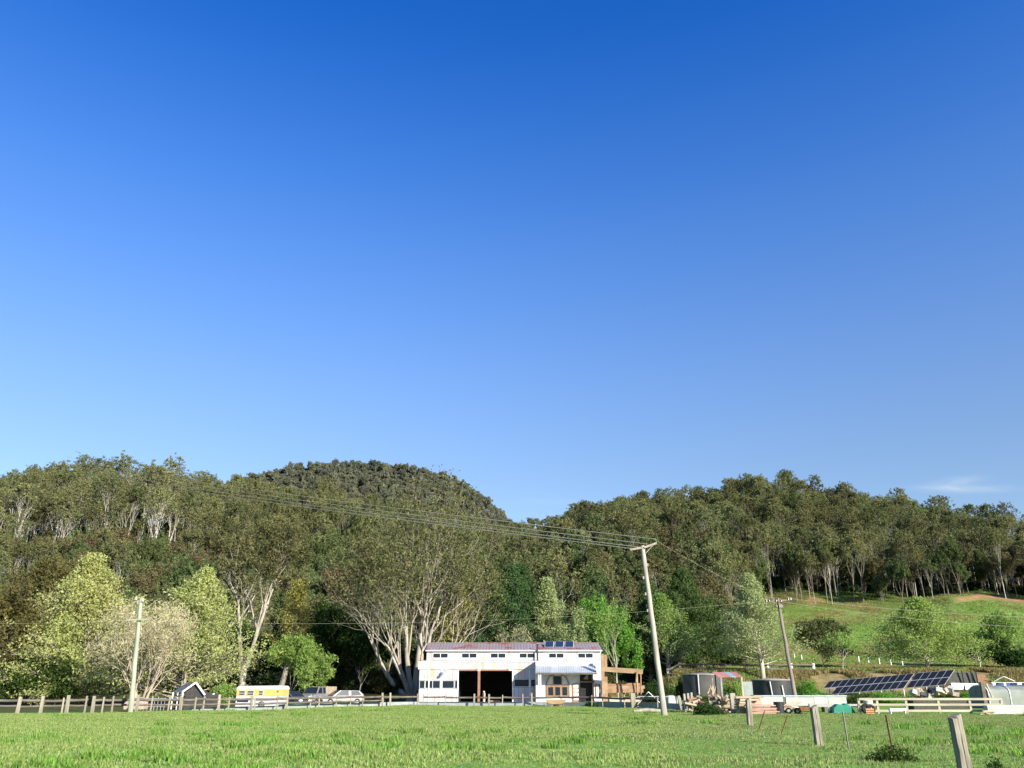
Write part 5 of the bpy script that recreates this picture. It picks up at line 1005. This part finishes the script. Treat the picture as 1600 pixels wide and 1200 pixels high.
bush('weed_clump', 'dark weed clump right of the nearest post', 1533, 19.6, 1176, 40, lf_dark, 307, cat='weed', leaf=.07, cn=50)
for q, (px_, w__, top_, Y_) in enumerate(((1290, 40, 1082, 88), (1340, 46, 1081, 92), (1382, 40, 1079, 92), (1430, 46, 1078, 93), (1476, 40, 1080, 92), (1512, 36, 1077, 92))):
    bush('garden_plant', ('first', 'second', 'third', 'fourth', 'fifth', 'sixth')[q] + ' from left of the green plants growing below the solar panels', px_, Y_, top_, w__, (lf_green, lf_dark, lf_bright)[q % 3], 310 + q, cat='plant', leaf=.16, cn=24)
bush('dark_weeds', 'dark weeds hiding the foot of the wide dark tank', 1092, 74, 1083, 34, lf_dark, 330, cat='weed', leaf=.13, cn=40)
bush('fence_weed', 'green weed against the fence at the shed doorway', 924, 85.5, 1094, 18, lf_dark, 320, cat='weed', leaf=.12, cn=20)
rf = thing('road_fence', 'white-posted fence with two dark rails along the top of the bank', 'fence')
rp_ = [1045, 1064, 1099, 1134, 1169, 1203, 1240, 1275]; pts_ = []
for p in rp_:
    Y_ = 118; g = ground_at(p, Y_); g = (g[0], g[1], g[2]); h = 1.2
    MB().box((g[0], g[1], g[2] + h / 2 - .1), (.3, .26, h + .2)).build('post', m_post if p < 1200 else m_trim, rf); pts_.append((g[0], g[1], g[2]))
for a, b in zip(pts_[:-1], pts_[1:]):
    for z in (1.02, .48): MB().beam((a[0], a[1] - .2, a[2] + z), (b[0], b[1] - .2, b[2] + z), .10, .17).build('rail', m_rail, rf)
pfx = thing('pasture_fence', 'short line of white posts crossing the foot of the pasture', 'fence')
for p, Y_ in ((1236, 160), (1247, 158), (1258, 157), (1348, 152), (1363, 150), (1380, 148), (1398, 146), (1416, 144)):
    g = ground_at(p, Y_); MB().box((g[0], g[1], g[2] + .45), (.13, .13, 1.2)).build('post', m_trim, pfx)

# solar array: long rack of two rows facing front-left
sa = thing('solar_array', 'long tilted ground rack of dark solar panels in two rows', 'solar panels')
BL, BR = at(1277, 1087, 106), at(1472, 1070.5, 98.5); row = (BR - BL) / 17.0; upv = Vector((1.45, 1.9, 0)); 
TR = at(1488, 1046.5, 100.3); upv = (TR - BR)
for k in range(17):
    for j in range(2):
        gap = .25 if k >= 12 else 0; ex = row.normalized() * gap
        a = BL + row * k + upv * (.5 * j) + ex; e0 = row * .04; u0 = upv * .02
        if j == 0 and k < 2: continue
        nrm = row.cross(upv).normalized() * .03
        q = [a, a + row, a + row + upv * .5, a + upv * .5]
        fr = MB().add(q + [v - nrm for v in q], [(0, 1, 2, 3), (7, 6, 5, 4), (0, 4, 5, 1), (1, 5, 6, 2), (2, 6, 7, 3), (3, 7, 4, 0)]).build('panel_frame', m_alu, sa)
        q2 = [a + e0 + u0, a + row - e0 + u0, a + row - e0 + upv * .5 - u0, a + e0 + upv * .5 - u0]; MB().add([v + nrm * .4 for v in q2], [(0, 1, 2, 3)]).build('solar_cell', m_panel, fr)
for k in range(0, 18, 3):
    a = BL + row * k; g = gz(a.x, a.y); MB().beam((a.x, a.y, g - .2), a + Vector((0, 0, -.06)), .08, .08).build('leg', m_alu, sa); t_ = a + upv * .9; g = gz(t_.x, t_.y); MB().beam((t_.x, t_.y, g - .2), t_ - Vector((0, 0, .1)), .08, .08).build('leg', m_alu, sa)
MB().beam(BL + upv * .5 - Vector((0, 0, .1)), BR + upv * .5 - Vector((0, 0, .1)), .08, .08).build('crossbar', m_alu, sa)
# shade cloth screen
ss = thing('shade_cloth_screen', 'dark shade cloth screen on leaning poles right of the solar array', 'screen')
q = [at(1484, 1074, 100), at(1531, 1075, 100), at(1525, 1050, 101), at(1480, 1051, 101)]; MB().add([v for v in q] + [v + Vector((0, .03, 0)) for v in q], [(0, 1, 2, 3), (7, 6, 5, 4), (0, 4, 5, 1), (3, 2, 6, 7), (0, 3, 7, 4), (1, 5, 6, 2)]).build('cloth', m_shade, ss)
q = [at(1488, 1077, 99.8), at(1531, 1078, 99.8), at(1528, 1068, 99.9), at(1486, 1067, 99.9)]; MB().add(q + [v + Vector((0, .03, 0)) for v in q], [(0, 1, 2, 3), (7, 6, 5, 4), (0, 4, 5, 1), (3, 2, 6, 7)]).build('lower_sheet', m_iron, ss)
for p0, p1 in ((1508.5, 1502.5), (1523, 1516.5), (1531, 1524)): MB().beam(at(p0, 1082, 99.6), at(p1, 1048, 100.6), .13, .13).build('pole', m_black, ss)
# polytunnel wall, clothesline
pt = thing('greenhouse_tunnel', 'pale film-covered growing tunnel at the right edge', 'greenhouse', (0, 0, 0))
gA, gB = at(1541, 1071, 78), at(1700, 1071, 78); zb = gz(gA.x, 78)
n = 9; prof = [(78 + .0, zb - .1)] + [(78 + 1.6 - 1.6 * math.cos(t), zb + (gA.z - zb) * (.72 + .28 * math.sin(t))) for t in np.linspace(0, PI, n)] + [(81.2, zb - .1)]
vs = [(gA.x, y, z) for y, z in prof] + [(gB.x, y, z) for y, z in prof]; k_ = len(prof)
MB().add(vs, [tuple(range(k_))[::-1], tuple(range(k_, 2 * k_))] + [(i, i + 1, k_ + i + 1, k_ + i) for i in range(k_ - 1)], False).build('film', m_fabric, pt)
for px_ in (1541.5, 1575, 1610, 1650): x = at(px_, 1071, 78).x; MB().tube([(x, y - .03, z + .03) for y, z in prof], .04, 5).build('hoop', m_trim, pt)
MB().beam(at(1541, 1068, 77.7), at(1552, 1092, 77.7), .12, .12).build('brace', m_paler, pt); MB().box((at(1536, 1080, 77.6).x, 77.6, 1.0), (.3, .3, 2.4)).build('end_post', m_rail, pt)
cl = thing('clothesline', 'clothesline strung above the growing tunnel at the right', 'clothesline'); cA, cB = at(1549, 1066.5, 83.5), at(1640, 1066.5, 83.5)
MB().cyl(cA, cB, .025, n=5).build('line', m_alu, cl)
for p in (cA, cB): MB().cyl((p.x, p.y, -.1), p, .05).build('post', m_alu, cl)
MB().cyl(at(1553, 1065, 83.6), at(1568, 1057, 83.6), .03).build('brace', m_alu, cl); MB().cyl(at(1568, 1057, 83.6), at(1586, 1064.5, 83.6), .03).build('brace', m_alu, cl)
for k, (p, w__, h_, m_, nm) in enumerate(((1553, 5, .42, m_cwhite, 'white'), (1559, 5, .42, m_navy, 'navy'), (1564.5, 4, .42, m_blue, 'blue'), (1570, 4, .30, m_cwhite, 'white'), (1575.5, 5, .42, m_blue, 'blue'), (1581, 5, .42, m_navy, 'navy'), (1586.5, 4, .38, m_navy, 'navy'), (1593, 7, .4, m_cwhite, 'white'))):
    a = at(p, 1067, 83.4); x2 = w__ / 1384 * 83; o_ = thing('hung_garment', f'{nm} garment, {("first", "second", "third", "fourth", "fifth", "sixth", "seventh", "eighth")[k]} from the left on the clothesline', 'garment', a, group='washing on the clothesline')
    MB().add([(-x2 / 2, 0, 0), (x2 / 2, 0, 0), (x2 / 2 * .9, .05, -h_), (-x2 / 2 * .85, -.02, -h_ * 1.1), (-x2 / 2, .03, 0), (x2 / 2, .03, 0), (x2 / 2 * .9, .08, -h_), (-x2 / 2 * .85, .01, -h_ * 1.1)], [(3, 2, 1, 0), (4, 5, 6, 7), (0, 1, 5, 4), (1, 2, 6, 5), (2, 3, 7, 6), (3, 0, 4, 7)]).build('cloth', m_, o_)
# pale sawn paddock fence on the right
sf = thing('sawn_rail_fence', 'pale three-rail sawn timber fence in front of the solar panels', 'fence'); fp = []
for p0, p1 in ((1343, 1341), (1373, 1369), (1418, 1414), (1469, 1464.5), (1518, 1513.5), (1566.5, 1563.5)):
    Y_ = 61.5; b = at(p0, 1116, Y_); t_ = at(p1, 1091, Y_); g = gz(b.x, Y_); MB().beam((b.x, Y_, g - .1), t_, .15, .15).build('post', m_paler, sf); fp.append((b, t_))
for (a0, a1), (c0, c1) in zip(fp[:-1], fp[1:]):
    for f_ in (.95, .60, .22): MB().beam(a0.lerp(a1, f_) + Vector((0, -.10, 0)), c0.lerp(c1, f_) + Vector((0, -.10, 0)), .14, .045, PI / 2).build('rail', m_paler, sf)
# long white stack on trestles, timber stack, junk
ws = thing('long_white_sheet_stack', 'long stack of white sheeting under a bluish top sheet, raised on blocks', 'sheet stack'); YW = 66.0
a, b = at(1182, 1089.5, YW), at(1322, 1089.5, YW); hh = zt(1088.5, YW) - zt(1103.5, YW); zt_ = zt(1088.5, YW)
xs = [at(p, 1095, YW).x for p in (1180, 1224, 1228, 1272, 1294, 1323)]
for k in (0, 2, 3, 4):
    x0, x1 = xs[k], xs[k + 1]; MB().box(((x0 + x1) / 2, YW + .4, zt_ - hh / 2), (x1 - x0 - .02, .8, hh * (1, .94, .9, .92)[min(k, 3)] if k else hh), (0, .012 * (k % 2), 0)).build('sheet_bundle', m_sheetw if k != 3 else m_sheetw, ws)
x0, x1 = xs[0], xs[-1]; MB().box(((x0 + x1) / 2, YW + .5, zt_ + .05), (x1 - x0 + .1, 1.1, .08)).build('top_sheet', M('bluish_sheet', (.42, .50, .60), rough=.4), ws)
MB().box(((xs[1] + xs[2]) / 2, YW + .3, zt_ - hh / 2 - .1), (.16, .5, hh + .1)).build('divider_post', m_rail, ws)
for px_ in (1185, 1240, 1290, 1318): x = at(px_, 1095, YW).x; z1_ = zt_ - hh - .02; MB().box((x, YW + .4, z1_ / 2), (.25, .7, z1_ + .1)).build('block', m_rail, ws)
bm_ = thing('white_beam', 'long pale beam lying on short legs in front of the white stack', 'beam'); a, b = at(1264, 1102, 62.5), at(1345, 1102.5, 62.5); MB().beam(a, b, .25, .2).build('beam', m_sheetw, bm_)
for px_ in (1267, 1294, 1322): x = at(px_, 1102, 62.5).x; MB().beam((x, 62.5, -.1), (x - .03, 62.5, a.z - .1), .09, .09).build('leg', m_trim, bm_)
rj = random.Random(5)
tb = thing('plank_stack', 'untidy stack of pale sawn planks left of the long white stack', 'timber stack')
for k in range(26):
    lvl = k // 4; px0 = 1146 + rj.uniform(-3, 6) + lvl * .5; px1 = 1187 + rj.uniform(-12, 3); Y_ = 61.5 + (k % 4) * .35; z = .12 + lvl * .16 + rj.uniform(0, .03)
    a = Vector(((px0 - 800) / 1384 * Y_, Y_, z)); b = Vector(((px1 - 800) / 1384 * Y_, Y_ + rj.uniform(-.3, .3), z + rj.uniform(-.05, .05))); MB().beam(a, b, .13, .30, PI / 2).build('plank', m_plank, tb)
fb = thing('brown_fibro_pile', 'low pile of pinkish brown boards below the plank stack', 'board pile')
for k in range(7): MB().box((at(1190, 1110, 60.5).x + rj.uniform(-.3, .3), 60.6 + rj.uniform(0, .5), .08 + k * .085), (1.9 + rj.uniform(-.3, .3), .9, .07), (rj.uniform(-.03, .03), rj.uniform(-.03, .03), rj.uniform(-.1, .1))).build('board', M('brown_board', (.44, .29, .22), (.36, .22, .16), scale=2, rand=.15), fb)
def drum(name, label, px, Y_, r_, h_, mat, cat='drum'):
    t = thing(name, label, cat, ground_at(px, Y_)); MB().cyl((0, 0, 0), (0, 0, h_), r_, r_, 18).build('body', mat, t); MB().cyl((0, 0, h_ - .03), (0, 0, h_ + .02), r_ + .02, r_ + .02, 18).build('rim', m_black, t); return t
drum('plastic_drum', 'dark teal plastic drum beside the low brown boards', 1214, 61, .34, .75, m_black); drum('plastic_drum', 'black drum next to the dark teal drum', 1221, 62, .3, .6, M('teal_plastic', (.03, .08, .08), rough=.5))
cr = thing('trailer_tray', 'rusty orange tray of scrap timber between the drums and the dark utility pole', 'trailer', ground_at(1232, 61.5)); MB().box((0, 0, .42), (1.1, .8, .10)).build('tray', m_orange, cr); MB().box((0, -.42, .30), (1.15, .05, .12)).build('side_board', m_paler, cr)
for k in range(5): MB().beam((-.5 + .2 * k, 0, .5), (.1 + .2 * k, .2, .75), .08, .05).build('scrap', m_plank, cr)
wheel(cr, -.3, -.4, .2, .2, 'y'); wheel(cr, .3, -.4, .2, .2, 'y')
pl = thing('pallet_barrow', 'low rusty barrow loaded with wood right of the dark utility pole', 'barrow', ground_at(1256, 60.5)); MB().box((0, 0, .35), (.9, .6, .22), taper=1.2).build('tub', m_rust, pl); MB().cyl((.7, 0, .16), (.7, .08, .16), .16, n=14).build('wheel', m_tyre, pl)
for s in (-.25, .25): MB().beam((-.9, s, .5), (.6, s * .4, .2), .05, .05).build('handle', m_trim, pl); MB().beam((-.3, s, 0), (-.3, s, .3), .05, .05).build('leg', m_rust, pl)
gc = thing('green_tarpaulin', 'bright green tarpaulin heaped over a bundle under the pale beam', 'tarpaulin', ground_at(1311, 62.2)); MB().prism([(-.75, .0), (-.7, .35), (-.4, .62), (0, .55), (.3, .66), (.6, .4), (.85, .0)], -.4, .4).build('sheet', m_green, gc, bevel=.05); MB().box((-.1, .1, .05), (1.4, .9, .2)).build('bundle', m_black, gc)
for k, (px_, rad) in enumerate(((1349, .33), (1356, .30))):
    g = ground_at(px_, 61.3); ty = thing('old_tyre', ('upright black tyre leaning left of another by the sawn fence', 'smaller black tyre leaning on the first one by the sawn fence')[k], 'tyre', g); pts = [(rad * .75 * math.cos(t), .03 * math.sin(t), rad + rad * .75 * math.sin(t)) for t in np.linspace(0, 2 * PI, 19)]
    MB().tube(pts, .10, 7).build('tread', m_tyre, ty)
ob = thing('orange_crate', 'small orange crate in front of the old tyres', 'crate', ground_at(1353, 60.4)); 
for k in range(3): MB().box((0, 0, .06 + k * .13), (.55, .35, .09)).build('slat', M('orange_plastic', (.62, .26, .12)), ob)
bn_ = thing('white_bench', 'white low bench on the grass by the sawn fence', 'bench', ground_at(1397, 60.2)); MB().box((0, 0, .32), (1.1, .3, .12)).build('seat', m_trim, bn_)
for s in (-.48, .48): MB().box((s, 0, .13), (.06, .26, .26)).build('leg', m_trim, bn_)
bo = thing('pale_boulder', 'pale rounded sack sitting above the sawn fence rail', 'sack', (at(1355, 1089, 63.5).x, 63.5, gz(25, 63.5))); MB().cyl((0, 0, 0), (0, 0, .8), .35, .33, 10).cyl((0, 0, .8), (0, 0, 1.0), .36, .15, 10).build('body', M('pale_sack', (.62, .6, .5)), bo)
wt = thing('white_trough', 'long white water trough at the right edge of the paddock', 'trough', (0, 0, 0)); a, b = at(1543, 1116, 60.5), at(1640, 1116, 60.5); g = gz(a.x, 60.5)
MB().box(((a.x + b.x) / 2, 60.6, g + .26), (b.x - a.x, .5, .56)).build('side', m_sheetw, wt); MB().box(((a.x + b.x) / 2, 60.6, g + .57), (b.x - a.x + .05, .56, .06)).build('rim', m_trim, wt)
for k in range(5):
    a = at(1536 + rj.uniform(-8, 4), 1119, 59.5); b = a + Vector((rj.uniform(.5, 1.0), rj.uniform(-.3, .3), 0)); g = gz(a.x, a.y); o_ = MB().beam((0, 0, 0), (b.x - a.x, b.y - a.y, .04), .05, .05).build('fallen_stick', m_plank); o_.location = (a.x, a.y, g + .06 + .05 * k); tag(o_, ('lowest pale stick', 'second lowest pale stick', 'middle pale stick', 'second highest pale stick', 'topmost pale stick')[k] + ' in the loose pile by the white trough', 'stick', 'loose sticks by the sawn fence')
# scrap heap under the solar array's right half
sh = thing('scrap_heap', 'jumbled heap of cardboard and dark scrap below the right end of the solar array', 'scrap heap')
for k in range(16):
    p = at(1448 + rj.uniform(-22, 50), 1083 + rj.uniform(-5, 5), 70); MB().box(p, (rj.uniform(.3, .9), rj.uniform(.3, .7), rj.uniform(.1, .5)), (rj.uniform(-.5, .5), rj.uniform(-.5, .5), rj.uniform(0, 3))).build('scrap_piece', (m_black, M('pink_board', (.5, .36, .3)), m_plank, m_sheetw)[k % 4], sh)
MB().box((at(1462, 1085, 70.5).x, 70.5, .45), (4.2, 1.0, .9)).build('mound', m_shade, sh)
br = thing('wooden_trestle', 'pale tilted trestle sticking up below the solar panels', 'trestle', (0, 0, 0))
for q in ((1428, 1078, 1438, 1076), (1438, 1076, 1452, 1094), (1428, 1078, 1436, 1096)): MB().beam(at(q[0], q[1], 72), at(q[2], q[3], 72), .12, .12).build('bar', m_paler, br)
# stakes, posts and logs right of the leaning pole
stk = [(1071.5, 1111, 1068.5, 1084, .30, 'first'), (1076.5, 1110, 1074.5, 1083, .22, 'second'), (1081.5, 1110, 1080, 1082, .24, 'third')]
for px0, py0, px1, py1, w__, od in stk: post_thing('upright_sleeper', f'{od} from left of three upright grey sleepers right of the leaning pole', 'sleeper', px0, py0, px1, py1, 66, w__, m_post, 'three upright sleepers', dp=.15)
post_thing('short_post', 'leaning pale stake right of the three upright sleepers', 'stake', 1096, 1106, 1089.5, 1087, 66, .17, m_post); post_thing('short_post', 'single pale post left of the weed clump', 'post', 1110, 1102, 1108, 1086, 68, .17, m_paler)
post_thing('thick_post', 'thick pale post left of the untidy plank stack', 'post', 1146.5, 1110, 1143.5, 1083, 64, .38, m_post)
post_thing('left_edge_post', 'stout pale post just right of the leaning pole base', 'post', 1064, 1104, 1060, 1087, 70, .2, m_post)
lgp = thing('firewood_heap', 'heap of split firewood and bricks behind the weed clump', 'firewood')
for k in range(64):
    p = Vector((at(1070 + rj.uniform(0, 76), 1100, 65 + rj.uniform(0, 2)).x, 65 + rj.uniform(0, 2), -.0 + rj.random() ** 1.6 * 1.15)); d = Vector((rj.uniform(-.5, .5), rj.uniform(-.3, .3), rj.uniform(-.12, .12))); MB().cyl(p - d, p + d, rj.uniform(.06, .14), n=7).build('billet', (m_plank, m_brown, m_rail, m_post)[k % 4], lgp)
bf = thing('bare_branches', 'tangle of forked dead branches in front of the wide dark tank', 'branches', (0, 0, 0))
for q in ((1111, 1092, 1118, 1073), (1113, 1086, 1109, 1070), (1113, 1086, 1113, 1060), (1105, 1084, 1109, 1075), (1117, 1077, 1110, 1090), (1109, 1096, 1112, 1084)): MB().tube([at(q[0], q[1], 69), at((q[0] + q[2]) / 2 + .6, (q[1] + q[3]) / 2, 69.1), at(q[2], q[3], 69)], [.07, .06, .03]).build('branch', m_plank, bf)
wb = thing('white_wrapped_bale', 'pale lumpy wrapped heap left of the wide dark tank', 'bale', (0, 0, 0))
for px_, py_, w__, h_ in ((1047, 1083, .9, .5), (1058, 1081, .6, .4)): p = at(px_, py_, 84); MB().box((p.x, 84, h_ / 2 + .3), (w__, .9, h_ + .5), (0, 0, .2), taper=.8).build('lump', m_sheetw, wb, bevel=.15)
# near paddock posts and pickets (a derelict fence line)
NP = [(1172.5, 1136, 1169, 1092, 41.5, .24, 'squared grey post standing in the paddock in front of the plank stack'), (1280.5, 1166, 1271, 1104, 28.0, .22, 'leaning squared post in the paddock with its left side in shadow'), (1512, 1222, 1491, 1119, 17.0, .215, 'nearest split timber post, leaning at the bottom right')]
for x0, y0, x1, y1, Y_, w__, lab in NP:
    a = at(x0, y0, Y_); b = at(x1, y1, Y_ + .05); g = gz(a.x, Y_); rn = random.Random(int(x0)); r_ = thing('split_post', lab, 'post', (a.x, Y_, g)); d = b - Vector((a.x, Y_, g))
    m_ = MB(); prof = [(-.5, -.42), (-.12, -.5), (-.06, -.40), (.02, -.5), (.5, -.44), (.48, .45), (-.46, .5)]; n = len(prof); q = Matrix.Rotation(.28, 3, 'Z'); vs = []
    for k in range(9):
        t = k / 8; c = d * t - (Vector((0, 0, .3)) if k == 0 else Vector())
        for (u_, v_) in prof: vs.append(c + q @ Vector((u_ * w__ * (1.04 - .12 * t) + rn.uniform(-.008, .008), v_ * w__ * .75 + rn.uniform(-.008, .008), (u_ * .10 + rn.uniform(-.03, .03)) if k == 8 else 0)))
    m_.add(vs, [(k * n + j, k * n + (j + 1) % n, (k + 1) * n + (j + 1) % n, (k + 1) * n + j) for k in range(8) for j in range(n)] + [tuple(range(8 * n, 9 * n))]); m_.build('shaft', M('near_post_timber', (.30, .27, .21), (.14, .125, .10), scale=5, rough=.95, bump=.8, stretch=(3, 3, .25)), r_)
for x0, y0, x1, y1, Y_, w__, mt, lab in ((1396.5, 1178, 1384.5, 1117, 24.5, .05, m_rust, 'rusty steel picket leaning left beside the near weed clump'), (1328, 1178, 1317, 1112, 26, .045, m_ironold, 'grey-brown steel picket between the two leaning posts'), (1183, 1142, 1195, 1111, 38, .05, m_rust, 'thin rusty stake leaning right beside the grey post'), (1217, 1152, 1231, 1117, 34, .045, m_rust, 'thin rusty stake leaning right, further from the grey post')):
    a = at(x0, y0, Y_); b = at(x1, y1, Y_); g = gz(a.x, Y_); r_ = thing('steel_picket', lab, 'picket', (a.x, Y_, g)); d = b - Vector((a.x, Y_, g)); s1 = MB().beam((0, 0, -.2), d, w__, .012); s1.beam((0, .02, -.2), d + Vector((0, .02, 0)), .012, w__ * .9); s1.build('shaft', mt, r_)
tm = thing('white_tank_wall', 'pale low tank wall between the lean-to and the near-black tank', 'wall'); a, b = at(1160, 1065, 88), at(1182, 1065, 88); MB().box(((a.x + b.x) / 2, 88.3, a.z / 2), (b.x - a.x, .4, a.z)).build('panel', m_conc, tm)
lg2 = thing('fallen_log', 'weathered fallen log on the grass under the corner post', 'log', (0, 0, 0)); a, b = at(990, 1112, 66), at(1034, 1113, 66); g = gz(a.x, 66); MB().tube([(a.x, 66, g + .1), ((a.x + b.x) / 2, 66.1, g + .18), (b.x, 66, g + .1)], [.10, .15, .12], 8).build('trunk', m_post, lg2)
